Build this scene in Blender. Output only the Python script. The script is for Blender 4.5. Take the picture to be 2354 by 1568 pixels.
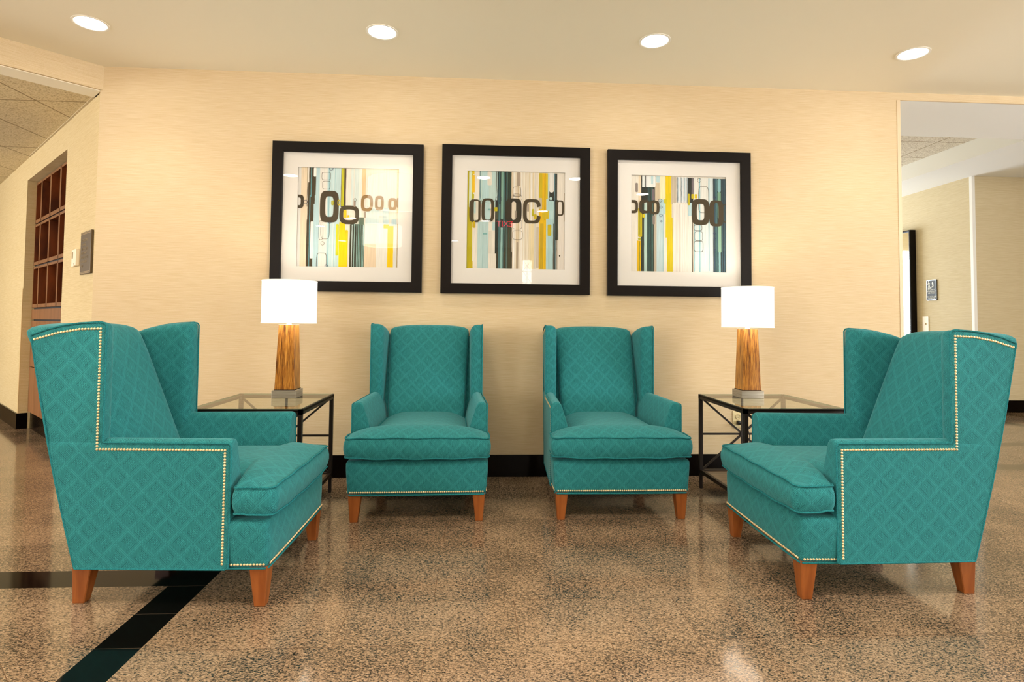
import bpy, bmesh, math, random
from mathutils import Vector, Matrix
PI = math.pi
for o in list(bpy.data.objects): bpy.data.objects.remove(o)
scene = bpy.context.scene
COL = scene.collection
random.seed(7)

# ------------------------------------------------------------------ camera
PITCH, ROLL, YAW, F_PX, PPY = 0.039, 0.0095, -0.0563, 1346.36, 691.33
cam_d = bpy.data.cameras.new('camera'); cam = bpy.data.objects.new('camera', cam_d); COL.objects.link(cam)
cy, sy = math.cos(YAW), math.sin(YAW)
fwd = Vector((-sy*math.cos(PITCH), cy*math.cos(PITCH), math.sin(PITCH)))
rgt = Vector((cy, sy, 0)); up = rgt.cross(fwd)
r2 = rgt*math.cos(ROLL) + up*math.sin(ROLL); u2 = -rgt*math.sin(ROLL) + up*math.cos(ROLL)
CAM = Vector((0, -4.0824, 1.055))
M = Matrix((r2, u2, -fwd)).transposed().to_4x4(); M.translation = CAM
cam.matrix_world = M
cam_d.sensor_width = 36; cam_d.lens = 36*F_PX/2354
cam_d.shift_y = (PPY-784)/2354
cam_d.clip_start = 0.05; cam_d.clip_end = 60
scene.camera = cam

# ------------------------------------------------------------------ world, exposure
w = bpy.data.worlds.new('world'); scene.world = w; w.use_nodes = True
w.node_tree.nodes['Background'].inputs[0].default_value = (1, .97, .92, 1)
w.node_tree.nodes['Background'].inputs[1].default_value = 0.3
vs = scene.view_settings
vs.view_transform = 'Standard'; vs.look = 'None'; vs.gamma = 1; vs.use_curve_mapping = False
vs.exposure = 0.60

DOWN_W = 44.0     # strength of each recessed lamp
PEND_E = 4.0      # drum pendants
def area(name, loc, rot, sx, sy_, power, color):
    d = bpy.data.lights.new(name, 'AREA'); d.shape = 'RECTANGLE'; d.size = sx; d.size_y = sy_
    d.energy = power; d.color = color
    o = bpy.data.objects.new(name, d); COL.objects.link(o); o.location = loc; o.rotation_euler = rot
    return o
# daylight through the corridor and right lobby windows, then three added fill lights
area('daylight_corridor', (4.6, 7.3, 1.6), (-PI/2, 0, 0), 2.4, 2.0, 145, (.76, .88, 1))
area('daylight_lobby', (7.85, -3.2, 1.6), (0, PI/2, 0), 2.2, 2.8, 120, (.88, .94, 1))
area('fill_front_left', (-6.4, -9.0, 1.5), (PI/2, 0, 0), 3.0, 2.2, 75, (1, .96, .90))  # added fill light, placed clear of the picture glass reflections
area('fill_front_right', (7.0, -9.0, 1.5), (PI/2, 0, 0), 1.9, 2.2, 60, (1, .97, .92))  # second added fill, on the right of the front wall
area('fill_hall', (-7.8, -1.2, 1.5), (0, -PI/2, 0), 2.2, 5.0, 24, (1, .95, .86))  # invented source, added to brighten the angled wall and hall ceiling

# ------------------------------------------------------------------ materials
def srgb(r, g, b):
    f = lambda c: (c/12.92 if c <= .04045 else ((c+.055)/1.055)**2.4)
    return (f(r/255), f(g/255), f(b/255), 1)
def mat(name, col=(.8, .8, .8, 1), rough=.6, metal=0, spec=.5, emit=0, ecol=None):
    m = bpy.data.materials.new(name); m.use_nodes = True
    b = m.node_tree.nodes['Principled BSDF']
    b.inputs['Base Color'].default_value = col; b.inputs['Roughness'].default_value = rough
    b.inputs['Metallic'].default_value = metal; b.inputs['Specular IOR Level'].default_value = spec
    if emit:
        b.inputs['Emission Color'].default_value = ecol or col; b.inputs['Emission Strength'].default_value = emit
    return m
class NT:
    def __init__(s, m): s.m = m; s.t = m.node_tree; s.n = s.t.nodes; s.b = s.n.get('Principled BSDF')
    def node(s, ty, **kw):
        n = s.n.new(ty)
        for k, v in kw.items(): setattr(n, k, v)
        return n
    def put(s, sock, v):
        if hasattr(v, 'is_linked') or hasattr(v, 'links'): s.t.links.new(v, sock)
        else: sock.default_value = v
    def math(s, op, a, b=None, c=None):
        n = s.node('ShaderNodeMath', operation=op); s.put(n.inputs[0], a)
        if b is not None: s.put(n.inputs[1], b)
        if c is not None: s.put(n.inputs[2], c)
        return n.outputs[0]
    def mix(s, f, a, b, mode='MIX'):
        n = s.node('ShaderNodeMix', data_type='RGBA', blend_type=mode)
        s.put(n.inputs[0], f); s.put(n.inputs[6], a); s.put(n.inputs[7], b); return n.outputs[2]
    def obj(s): return s.node('ShaderNodeTexCoord').outputs['Object']
    def uv(s): return s.node('ShaderNodeTexCoord').outputs['UV']
    def pos(s): return s.node('ShaderNodeNewGeometry').outputs['Position']
    def mapping(s, v, scale=(1, 1, 1), rot=(0, 0, 0), loc=(0, 0, 0)):
        n = s.node('ShaderNodeMapping'); s.put(n.inputs['Vector'], v)
        n.inputs['Scale'].default_value = scale; n.inputs['Rotation'].default_value = rot; n.inputs['Location'].default_value = loc
        return n.outputs[0]
    def noise(s, v, scale, detail=2, rough=.5, dist=0):
        n = s.node('ShaderNodeTexNoise'); s.put(n.inputs['Vector'], v); n.inputs['Scale'].default_value = scale
        n.inputs['Detail'].default_value = detail; n.inputs['Roughness'].default_value = rough; n.inputs['Distortion'].default_value = dist
        return n.outputs[0]
    def ramp(s, f, stops, interp='LINEAR'):
        n = s.node('ShaderNodeValToRGB'); s.put(n.inputs[0], f); e = n.color_ramp; e.interpolation = interp
        while len(e.elements) < len(stops): e.elements.new(.5)
        for el, (p, c) in zip(e.elements, stops): el.position = p; el.color = c
        return n.outputs[0]
    def maprange(s, v, a, b, c=0, d=1):
        n = s.node('ShaderNodeMapRange'); s.put(n.inputs[0], v)
        for i, x in enumerate((a, b, c, d)): n.inputs[i+1].default_value = x
        return n.outputs[0]
    def bump(s, h, strength, dist=.001):
        n = s.node('ShaderNodeBump'); s.put(n.inputs['Height'], h); n.inputs['Strength'].default_value = strength
        n.inputs['Distance'].default_value = dist; s.t.links.new(n.outputs[0], s.b.inputs['Normal'])
    def base(s, c): s.put(s.b.inputs['Base Color'], c)

def wallpaper(name, c1, c2, rot=0):
    m = mat(name, rough=.75, spec=.25); t = NT(m)
    v = t.mapping(t.pos(), rot=(0, 0, rot))
    a = t.noise(t.mapping(v, scale=(7, 7, 260)), 1, 3, .6)
    b = t.noise(t.mapping(v, scale=(1.2, 1.2, 5)), 1, 2)
    d = t.noise(t.mapping(v, scale=(300, 300, 420)), 1, 1)
    f = t.math('ADD', t.math('MULTIPLY', a, .55), t.math('ADD', t.math('MULTIPLY', d, .3), t.math('MULTIPLY', b, .06)))
    t.base(t.ramp(f, [(.32, c2), (.56, c1)]))
    t.bump(f, .15, .001)
    return m
WP = wallpaper('grasscloth wallpaper', srgb(222, 202, 168), srgb(205, 180, 139))
WP_L = wallpaper('grasscloth wallpaper hall', srgb(214, 194, 150), srgb(196, 171, 122), PI/4)
WP_R = wallpaper('grasscloth wallpaper corridor', srgb(216, 202, 168), srgb(198, 180, 142))
PAINT = mat('ceiling paint', srgb(244, 236, 214), .8, spec=.2)
PAINT_W = mat('white soffit paint', srgb(243, 243, 240), .8, spec=.2)

def acoustic(name, x0, y0, dx, dy, c1, c2):
    m = mat(name, rough=.9, spec=.1); t = NT(m); p = t.pos()
    s = t.noise(t.mapping(p, scale=(1, 1.6, 1)), 75, 3, .65)
    base = t.ramp(s, [(.30, srgb(110, 92, 62)), (.40, c2), (.55, c1)])
    sx = t.node('ShaderNodeSeparateXYZ'); t.put(sx.inputs[0], p)
    gx = t.math('PINGPONG', t.math('SUBTRACT', sx.outputs[0], x0), dx/2)
    gy = t.math('PINGPONG', t.math('SUBTRACT', sx.outputs[1], y0), dy/2)
    g = t.math('LESS_THAN', t.math('MINIMUM', gx, gy), .006)
    t.base(t.mix(g, base, srgb(150, 130, 96))); t.bump(s, .5, .004)
    return m
AC_L = acoustic('acoustic tile hall', -3.19, .25, .576, 1.2, srgb(222, 206, 168), srgb(196, 176, 136))
AC_R = acoustic('acoustic tile corridor', 3.4, 1.05, .61, .61, srgb(232, 224, 206), srgb(196, 182, 158))

def granite():
    m = mat('polished granite tile', rough=.11, spec=.42); t = NT(m); p = t.pos()
    mp = t.mapping(p, loc=(.769, 1.501, 0))
    br = t.node('ShaderNodeTexBrick'); t.put(br.inputs['Vector'], mp)
    br.offset = .5; br.squash = 1
    br.inputs['Color1'].default_value = (0, 0, 0, 1); br.inputs['Color2'].default_value = (1, 1, 1, 1)
    br.inputs['Mortar'].default_value = (.5, .5, .5, 1)
    br.inputs['Scale'].default_value = 1; br.inputs['Brick Width'].default_value = .61; br.inputs['Row Height'].default_value = .305
    br.inputs['Mortar Size'].default_value = .0011; br.inputs['Mortar Smooth'].default_value = 0
    return m, t, p, br.outputs['Color'], br.outputs['Fac']
def granite_color(t, p, tile):
    v = t.mapping(p, scale=(1, 1.7, 1), rot=(0, 0, .5))
    n1 = t.noise(v, 125, 5, .62, .5)
    n2 = t.noise(v, 58, 3, .6, .7)
    n3 = t.noise(v, 230, 2, .6)
    big = t.noise(p, 3.5, 2)
    f = t.math('ADD', t.math('MULTIPLY', n1, .55), t.math('ADD', t.math('MULTIPLY', n2, .25), t.math('MULTIPLY', n3, .20)))
    f = t.math('ADD', f, t.math('MULTIPLY', t.math('SUBTRACT', tile, .5), .022))
    f = t.math('ADD', f, t.math('MULTIPLY', t.math('SUBTRACT', big, .5), .10))
    return t.ramp(f, [(.41, srgb(26, 28, 24)), (.457, srgb(70, 64, 54)), (.489, srgb(128, 106, 84)), (.54, srgb(160, 132, 103)), (.60, srgb(184, 158, 130)), (.68, srgb(172, 144, 120))])
GRAN, t_, p_, tile_, fac_ = granite()
t_.base(t_.mix(fac_, granite_color(t_, p_, tile_), srgb(96, 72, 52)))
# the tiles left of the black band are laid at 45 degrees
GRAN_D = mat('polished granite tile laid diagonally', rough=.11, spec=.42); t = NT(GRAN_D); p = t.pos()
br = t.node('ShaderNodeTexBrick'); t.put(br.inputs['Vector'], t.mapping(p, rot=(0, 0, -PI/4), loc=(.42, .06, 0))); br.offset = .5
br.inputs['Color1'].default_value = (0, 0, 0, 1); br.inputs['Color2'].default_value = (1, 1, 1, 1); br.inputs['Mortar'].default_value = (.5, .5, .5, 1)
br.inputs['Scale'].default_value = 1; br.inputs['Brick Width'].default_value = .61; br.inputs['Row Height'].default_value = .305
br.inputs['Mortar Size'].default_value = .0011; br.inputs['Mortar Smooth'].default_value = 0
t.base(t.mix(br.outputs['Fac'], granite_color(t, p, br.outputs['Color']), srgb(96, 72, 52)))
BLACK_T = mat('black granite band', srgb(26, 23, 20), .08, spec=.12); t = NT(BLACK_T)
sx = t.node('ShaderNodeSeparateXYZ'); t.put(sx.inputs[0], t.pos())
gy = t.math('PINGPONG', t.math('ADD', sx.outputs[1], 1.642), .1125)
t.base(t.mix(t.math('LESS_THAN', gy, .0012), srgb(12, 11, 9), srgb(80, 70, 58)))
BASE_M = mat('dark polished base', srgb(9, 5, 3), .22, spec=.08)
GUARD = mat('pale corner guard', srgb(222, 200, 166), .5)

def fabric():
    m = mat('teal diamond upholstery', rough=.85, spec=.18); t = NT(m)
    uv = t.uv(); s = t.node('ShaderNodeSeparateXYZ'); t.put(s.inputs[0], uv); a, b = s.outputs[0], s.outputs[1]
    wob = t.math('MULTIPLY', t.math('SUBTRACT', t.noise(uv, 9, 2), .5), .006)
    L = .095
    p_ = t.math('DIVIDE', t.math('ADD', t.math('ADD', a, wob), b), L); q_ = t.math('DIVIDE', t.math('SUBTRACT', a, t.math('SUBTRACT', b, wob)), L)
    cell = t.math('ABSOLUTE', t.math('MODULO', t.math('ADD', t.math('FLOOR', p_), t.math('FLOOR', q_)), 2))
    cu0 = t.math('SUBTRACT', t.math('FRACT', p_), .5); cv0 = t.math('SUBTRACT', t.math('FRACT', q_), .5)
    cu = t.math('ABSOLUTE', cu0); cv = t.math('ABSOLUTE', cv0)
    mm = t.math('MAXIMUM', cu, cv)
    # within a diamond the ribs start as nested squares and run out as parallel lines
    alt = t.math('ADD', t.math('MULTIPLY', cell, t.math('MAXIMUM', t.math('MULTIPLY', cu, .75), t.math('ADD', cv0, 0))),
                 t.math('MULTIPLY', t.math('SUBTRACT', 1, cell), t.math('MAXIMUM', t.math('ADD', cu0, 0), t.math('MULTIPLY', cv, .75))))
    nest = t.math('GREATER_THAN', mm, .30)
    h = t.math('ADD', t.math('MULTIPLY', nest, mm), t.math('MULTIPLY', t.math('SUBTRACT', 1, nest), alt))
    st = t.math('ADD', t.math('MULTIPLY', t.math('SINE', t.math('MULTIPLY', h, 2*PI*22)), .5), .5)
    edge = t.maprange(mm, .41, .46)
    n1 = t.noise(t.mapping(uv, scale=(420, 30, 1)), 1, 2)
    n2 = t.noise(uv, 700, 2)
    v = t.math('ADD', t.math('MULTIPLY', st, .38), t.math('ADD', t.math('MULTIPLY', edge, .10), t.math('ADD', t.math('MULTIPLY', n1, .42), t.math('MULTIPLY', n2, .34))))
    t.base(t.ramp(v, [(.22, srgb(25, 71, 77)), (.50, srgb(31, 108, 113)), (.84, srgb(60, 155, 158))]))
    sh = t.b.inputs
    sh['Sheen Weight'].default_value = .32; sh['Sheen Roughness'].default_value = .4; sh['Sheen Tint'].default_value = srgb(170, 225, 235)
    t.bump(v, .35, .0012)
    return m
FAB = fabric()
WELT = mat('teal welt cord', rough=.85, spec=.15); t = NT(WELT)
t.base(t.ramp(t.noise(t.obj(), 260, 2), [(.35, srgb(30, 102, 108)), (.65, srgb(42, 132, 138))]))
def wood(name, c1, c2, scale=(30, 30, 3), rough=.35):
    m = mat(name, rough=rough, spec=.45); t = NT(m)
    n = t.noise(t.mapping(t.obj(), scale=scale), 1, 4, .6, .4)
    t.base(t.ramp(n, [(.35, c2), (.65, c1)])); return m
LEG = wood('honey cherry leg', srgb(156, 88, 38), srgb(128, 66, 22))
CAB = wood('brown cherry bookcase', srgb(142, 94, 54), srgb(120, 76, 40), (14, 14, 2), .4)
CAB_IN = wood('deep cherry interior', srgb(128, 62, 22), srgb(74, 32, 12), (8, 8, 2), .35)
GAPM = mat('dark gap', srgb(20, 12, 8), .6)
BRASS = mat('aged brass nail', srgb(240, 212, 164), .32, metal=.7)
DARKM = mat('dark bronze metal', srgb(30, 20, 13), .45, spec=.3)
STEEL = mat('brushed nickel', srgb(176, 166, 150), .4, metal=.55); t = NT(STEEL)
t.base(t.ramp(t.noise(t.mapping(t.obj(), scale=(10, 10, 600)), 1, 2), [(.3, srgb(148, 138, 124)), (.7, srgb(190, 182, 168))]))
BLACKF = mat('black frame lacquer', srgb(16, 10, 7), .45, spec=.15)
MATB = mat('white mat board', srgb(220, 216, 210), .8)
ZEB = mat('zebrawood veneer', rough=.32, spec=.4); t = NT(ZEB)
z1 = t.noise(t.mapping(t.obj(), scale=(330, 330, .9)), 1, 3, .65, .1); z2 = t.noise(t.mapping(t.obj(), scale=(38, 38, 1)), 1, 2, .5, .3)
t.base(t.ramp(t.math('ADD', t.math('MULTIPLY', z1, .7), t.math('MULTIPLY', z2, .3)),
              [(.41, srgb(96, 54, 16)), (.47, srgb(150, 92, 30)), (.54, srgb(196, 132, 50)), (.64, srgb(224, 168, 84))]))
SHADE = mat('lit linen shade', srgb(226, 222, 214), .8, emit=.42, ecol=(1, .97, .93, 1))
SHADE_TRIM = mat('shade trim', srgb(240, 236, 226), .8, emit=.30, ecol=(1, .95, .88, 1))
PEND = mat('lit pendant fabric', srgb(250, 236, 205), .8, emit=PEND_E, ecol=(1, .94, .82, 1))
BULB = mat('downlight lens', (1, 1, 1, 1), .5, emit=26, ecol=(1, .94, .84, 1))
RING = mat('downlight trim ring', srgb(245, 240, 228), .5)
WHITE_P = mat('ivory plastic', srgb(238, 224, 196), .4)
IVORY = mat('cream outlet plastic', srgb(232, 216, 170), .35)
LCD = mat('thermostat display', srgb(168, 150, 112), .2)
RED_E = mat('red exit letters', (1, .02, .03, 1), .5, emit=11, ecol=(1, .03, .06, 1))
PLAQ = mat('bronze sign plate', srgb(88, 72, 48), .38, metal=.3)
PLAQ_E = mat('sign plate rim', srgb(176, 150, 108), .35, metal=.4)
PLAQ_T = mat('raised sign lettering', srgb(134, 116, 84), .45, metal=.2)
SIGN_G = mat('slate grey sign plate', srgb(48, 52, 58), .6)
SIGN_W = mat('white sign print', srgb(232, 232, 222), .6)
SIGN_S = mat('silver sign rim', srgb(200, 206, 214), .3, metal=.5)
DAYL = mat('daylight glass', (1, 1, 1, 1), .3, emit=4.0, ecol=(.93, .97, 1, 1))
DAYW = mat('frosted lit glass', (.5, .5, .5, 1), .3, emit=9.0, ecol=(1, .97, .88, 1))
CORD = mat('black rubber', srgb(20, 18, 16), .5)
MIRR = mat('mirror glass', (.92, .94, .95, 1), .02, metal=1)
SHELF = wood('weathered brown shelf', srgb(112, 90, 68), srgb(66, 50, 36), (4, 60, 4), .3)

def glass(name, tint, ior=1.5, extra=0.0):
    m = bpy.data.materials.new(name); m.use_nodes = True; n = m.node_tree.nodes; n.clear(); L = m.node_tree.links
    o = n.new('ShaderNodeOutputMaterial'); mx = n.new('ShaderNodeMixShader'); tr = n.new('ShaderNodeBsdfTransparent'); gl = n.new('ShaderNodeBsdfGlossy')
    fr = n.new('ShaderNodeFresnel'); fr.inputs[0].default_value = ior; gl.inputs['Roughness'].default_value = 0.0
    mu = n.new('ShaderNodeMath'); mu.operation = 'MULTIPLY_ADD'; mu.inputs[1].default_value = 1.1; mu.inputs[2].default_value = extra; mu.use_clamp = True
    tr.inputs[0].default_value = tint
    geo = n.new('ShaderNodeNewGeometry'); inv = n.new('ShaderNodeMath'); inv.operation = 'SUBTRACT'; inv.inputs[0].default_value = 1
    m2 = n.new('ShaderNodeMath'); m2.operation = 'MULTIPLY'; L.new(geo.outputs['Backfacing'], inv.inputs[1])   # one clean reflection, off the outer face
    L.new(mu.outputs[0], m2.inputs[0]); L.new(inv.outputs[0], m2.inputs[1])
    L.new(fr.outputs[0], mu.inputs[0]); L.new(m2.outputs[0], mx.inputs[0]); L.new(tr.outputs[0], mx.inputs[1]); L.new(gl.outputs[0], mx.inputs[2]); L.new(mx.outputs[0], o.inputs[0])
    return m
GLAZE = glass('picture glazing', (1, 1, 1, 1))
GLASS_T = glass('table glass', (.93, .97, .93, 1), 1.5)
GLASS_E = mat('green glass edge', srgb(70, 120, 92), .1, spec=.7)

# ------------------------------------------------------------------ mesh helpers
def link(name, me, m=None, parent=None):
    o = bpy.data.objects.new(name, me); COL.objects.link(o)
    if m is not None:
        for x in (m if isinstance(m, (list, tuple)) else [m]): me.materials.append(x)
    if parent: o.parent = parent
    return o
def box_uv(bm, grain=None):
    uvl = bm.loops.layers.uv.verify()
    for f in bm.faces:
        n = f.normal; ax = max(range(3), key=lambda i: abs(n[i]))
        for l in f.loops:
            c = l.vert.co
            if ax == 0: l[uvl].uv = (c.y, c.z)
            elif ax == 1: l[uvl].uv = (c.x, c.z)
            else: l[uvl].uv = (c.x, c.y)
def fin(name, bm, m, parent=None, smooth=None):
    bmesh.ops.recalc_face_normals(bm, faces=bm.faces[:])
    bm.normal_update(); box_uv(bm)
    me = bpy.data.meshes.new(name); bm.to_mesh(me); bm.free()
    if smooth is not None:
        for p in me.polygons: p.use_smooth = True
        me.set_sharp_from_angle(angle=math.radians(smooth))
    return link(name, me, m, parent)
def tag(o, label=None, cat=None, group=None, kind=None):
    if label: o['label'] = label
    if cat: o['category'] = cat
    if group: o['group'] = group
    if kind: o['kind'] = kind
    return o
def empty(name, loc, rz=0):
    o = bpy.data.objects.new(name, None); COL.objects.link(o); o.location = loc; o.rotation_euler = (0, 0, rz); o.empty_display_size = .1
    return o
def B(bm, x0, x1, y0, y1, z0, z1, mi=0, bev=0, seg=2):
    x0, x1 = sorted((x0, x1)); y0, y1 = sorted((y0, y1)); z0, z1 = sorted((z0, z1))
    t = bmesh.new()
    vs = [t.verts.new((x, y, z)) for z in (z0, z1) for y in (y0, y1) for x in (x0, x1)]
    for f in ((0, 2, 3, 1), (4, 5, 7, 6), (0, 1, 5, 4), (2, 6, 7, 3), (0, 4, 6, 2), (1, 3, 7, 5)):
        t.faces.new([vs[i] for i in f]).material_index = mi
    if bev: bmesh.ops.bevel(t, geom=t.edges[:], offset=bev, segments=seg, affect='EDGES', profile=.5)
    for f in t.faces: f.material_index = mi
    me = bpy.data.meshes.new('t'); t.to_mesh(me); t.free(); bm.from_mesh(me); bpy.data.meshes.remove(me)
def prism(bm, pts, z0, z1, mi=0, tf=None):
    a = [bm.verts.new((x, y, z0)) for x, y in pts]; b = [bm.verts.new((x, y, z1)) for x, y in pts]
    fs = [bm.faces.new(a[::-1]), bm.faces.new(b)]
    n = len(pts)
    for i in range(n): fs.append(bm.faces.new((a[i], a[(i+1) % n], b[(i+1) % n], b[i])))
    for f in fs: f.material_index = mi
    if tf:
        for v in a+b: v.co = tf(v.co)
def loft(bm, rings, cap=True, mi=0):
    R = [[bm.verts.new(p) for p in r] for r in rings]
    n = len(R[0])
    for A, C in zip(R, R[1:]):
        for i in range(n):
            bm.faces.new((A[i], A[(i+1) % n], C[(i+1) % n], C[i])).material_index = mi
    if cap:
        bm.faces.new(R[0][::-1]).material_index = mi; bm.faces.new(R[-1]).material_index = mi
def tube(bm, pts, r, n=6, closed=False, mi=0):
    pts = [Vector(p) for p in pts]
    rings = []
    N = len(pts); prev = None
    for i, p in enumerate(pts):
        a = pts[(i-1) % N] if (closed or i > 0) else p; b = pts[(i+1) % N] if (closed or i < N-1) else p
        d = (b-a)
        if d.length < 1e-9: d = Vector((0, 0, 1))
        d.normalize()
        if prev is None:
            u = d.orthogonal().normalized()
        else:
            u = (prev - d*prev.dot(d)).normalized()
        prev = u; v = d.cross(u)
        rings.append([p+u*(r*math.cos(2*PI*k/n))+v*(r*math.sin(2*PI*k/n)) for k in range(n)])
    R = [[bm.verts.new(q) for q in g] for g in rings]
    seq = list(zip(R, R[1:])) + ([(R[-1], R[0])] if closed else [])
    for A, C in seq:
        for k in range(n): bm.faces.new((A[k], A[(k+1) % n], C[(k+1) % n], C[k])).material_index = mi
    if not closed:
        bm.faces.new(R[0][::-1]); bm.faces.new(R[-1])
def bar(bm, a, b, w_, mi=0):
    """square bar between two points"""
    a = Vector(a); b = Vector(b); d = (b-a).normalized()
    ref = Vector((0, 0, 1)) if abs(d.z) < .9 else Vector((1, 0, 0))
    u = d.cross(ref).normalized()*w_/2; v = d.cross(u).normalized()*w_/2
    loft(bm, [[p+u+v, p+u-v, p-u-v, p-u+v] for p in (a, b)], mi=mi)
def lathe(bm, prof, n=32, mi=0, c=(0, 0)):
    R = [[bm.verts.new((c[0]+r*math.cos(2*PI*k/n), c[1]+r*math.sin(2*PI*k/n), z)) for k in range(n)] for r, z in prof]
    for A, C in zip(R, R[1:]):
        for k in range(n): bm.faces.new((A[k], A[(k+1) % n], C[(k+1) % n], C[k])).material_index = mi
    return R
def soft_box(bm, c, h, r, bulge=(0, 0, 0), n=12, warp=None):
    """rounded, slightly crowned upholstery block: centre c, half sizes h, edge radius r"""
    t = bmesh.new()
    bmesh.ops.create_cube(t, size=2)
    bmesh.ops.subdivide_edges(t, edges=t.edges[:], cuts=n-1, use_grid_fill=True)
    for v in t.verts:
        p = [v.co[i] for i in range(3)]
        # push grid lines towards the edges so the roundings get enough faces
        P = [math.copysign(1-(1-abs(q))**1.6, q)*h[i] if True else q for i, q in enumerate(p)]
        q = [max(-(h[i]-r), min(h[i]-r, P[i])) for i in range(3)]
        d = Vector([P[i]-q[i] for i in range(3)])
        if d.length > 1e-9: d = d.normalized()*r
        o = Vector(q)+d
        s = [o[i]/h[i] for i in range(3)]
        for i in range(3):
            j, k = (i+1) % 3, (i+2) % 3
            o[i] += math.copysign(1, s[i])*bulge[i]*max(0, 1-s[j]**2)*max(0, 1-s[k]**2)*abs(s[i])
        o += Vector(c)
        v.co = warp(o) if warp else o
    me = bpy.data.meshes.new('t'); t.to_mesh(me); t.free(); bm.from_mesh(me); bpy.data.meshes.remove(me)
FONT_CACHE = {}
def text(name, body, size, m, loc, rot, parent=None, align='CENTER', depth=.0006, spacing=1.0):
    c = bpy.data.curves.new(name, 'FONT'); c.body = body; c.size = size; c.align_x = align; c.align_y = 'CENTER'; c.extrude = depth
    c.space_character = spacing
    o = bpy.data.objects.new(name, c); COL.objects.link(o)
    bpy.context.view_layer.update()
    me = bpy.data.meshes.new_from_object(o.evaluated_get(bpy.context.evaluated_depsgraph_get()))
    bpy.data.objects.remove(o)
    k = link(name, me, None, parent); me.materials.clear(); me.materials.append(m)
    k.location = loc; k.rotation_euler = rot
    return k

# ------------------------------------------------------------------ the setting
ZC = 2.781
def struct(name, bm, m, smooth=None):
    return tag(fin(name, bm, m, None, smooth), kind='structure')
XL, XR = -2.572, 3.072
# floor in one mesh: right field, black bands, diagonal field, back field
bm = bmesh.new()
def quad(x0, x1, y0, y1, mi):
    f = bm.faces.new([bm.verts.new(q) for q in ((x0, y0, 0), (x1, y0, 0), (x1, y1, 0), (x0, y1, 0))]); f.material_index = mi
BX0, BX1, BY0, BY1 = -1.219, -1.072, -1.640, -1.484
YB, YF = -9.3, 7.6
quad(BX1, 3.0, YB, YF, 0)
quad(BX0, BX1, YB, BY1, 1)
quad(-8, BX0, BY0, BY1, 1)
quad(-8, BX0, YB, BY0, 2)
quad(-8, BX1, BY1, YF, 0)
for a, b_, mi in ((YB, .12, 0), (.12, .27, 3), (.27, .97, 0), (.97, 1.10, 3), (1.10, 1.95, 0)):
    quad(3.0, 8.2, a, b_, mi)
quad(3.0, 5.82, 1.95, YF, 0); quad(5.82, 5.96, 1.95, YF, 3); quad(5.96, 8.2, 1.95, YF, 0)
BAND2 = mat('brown granite strip', srgb(92, 80, 62), .12)
struct('floor', bm, [GRAN, BLACK_T, GRAN_D, BAND2])

# main wall with opening on its right, and thin header over the opening
bm = bmesh.new(); B(bm, XL-.02, XR, 0, .16, 0, ZC); B(bm, XR, 8.2, 0, .012, 2.726, ZC)
struct('wall_back', bm, WP)
bm = bmesh.new(); B(bm, XR, XR+.004, -.003, .163, .15, 2.724); B(bm, XR-.022, XR, -.003, -.0002, .15, 2.724)
struct('trim_opening', bm, GUARD)
bm = bmesh.new(); B(bm, XL, XR+.006, -.014, 0, 0, .150, bev=.003); B(bm, XR, XR+.014, -.014, .17, 0, .150)
struct('baseboard_back', bm, BASE_M)

# left wall runs away at 45 degrees, with the bookcase niche
C0 = Vector((XL, 0, 0)); D = Vector((-math.sqrt(.5), math.sqrt(.5), 0)); NB = Vector((math.sqrt(.5), math.sqrt(.5), 0))
def LW(s, e, z): return C0 + D*s + NB*e + Vector((0, 0, z))
def LB(bm, s0, s1, e0, e1, z0, z1, mi=0, bev=0):
    t = bmesh.new(); B(t, s0, s1, e0, e1, z0, z1, mi, bev)
    for v in t.verts: v.co = LW(*v.co)
    me = bpy.data.meshes.new('t'); t.to_mesh(me); t.free(); bm.from_mesh(me); bpy.data.meshes.remove(me)
NS0, NS1, NZ = .976, 2.58, 2.40
bm = bmesh.new()
LB(bm, 0, NS0, 0, .5, 0, 2.64); LB(bm, NS0, NS1, 0, .5, NZ, 2.64); LB(bm, NS1, 6, 0, .5, 0, 2.64); LB(bm, NS0, NS1, .46, .5, 0, NZ)
struct('wall_left', bm, WP_L)
bm = bmesh.new(); LB(bm, 0, NS0, -.014, 0, 0, .15); LB(bm, NS1-.004, 6, -.014, 0, 0, .15); LB(bm, NS1-.004, NS1+.002, 0, .07, 0, .15)
struct('baseboard_left', bm, BASE_M)
bm = bmesh.new(); LB(bm, NS1, NS1+.03, -.003, 0, .15, 1.35)
struct('trim_niche', bm, mat('tan corner guard', srgb(196, 164, 112), .5))
# 45 degree beam and the lower acoustic ceiling behind it
DB = Vector((-math.sqrt(.5), -math.sqrt(.5), 0)); NN = Vector((-math.sqrt(.5), math.sqrt(.5), 0))
bm = bmesh.new()
pts = [C0 + DB*a + NN*b_ for a, b_ in ((-.02, 0), (7, 0), (7, .20), (.0, .20))]
prism(bm, [(q.x, q.y) for q in pts], 2.617, ZC+.01)
struct('trim_beam', bm, WP)
bm = bmesh.new(); prism(bm, [(q.x, q.y) for q in [C0+DB*.01+NN*.02, C0+DB*7+NN*.02, C0+DB*7+NN*.19, C0+DB*.01+NN*.19]], 2.612, 2.6172)
struct('trim_beam_soffit', bm, PAINT)
bm = bmesh.new()
q = [C0+NN*.19, C0+DB*7.2+NN*.19, C0+DB*7.2+NN*7, C0+NN*7]
prism(bm, [(a.x, a.y) for a in q], 2.622, 2.66)
struct('ceiling_hall', bm, AC_L)
bm = bmesh.new()
LB(bm, .10, 2.50, -.014, 0, 2.617, 2.622)
struct('trim_ceiling_edge', bm, mat('tan ceiling edge', srgb(200, 182, 146), .8))
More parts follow.
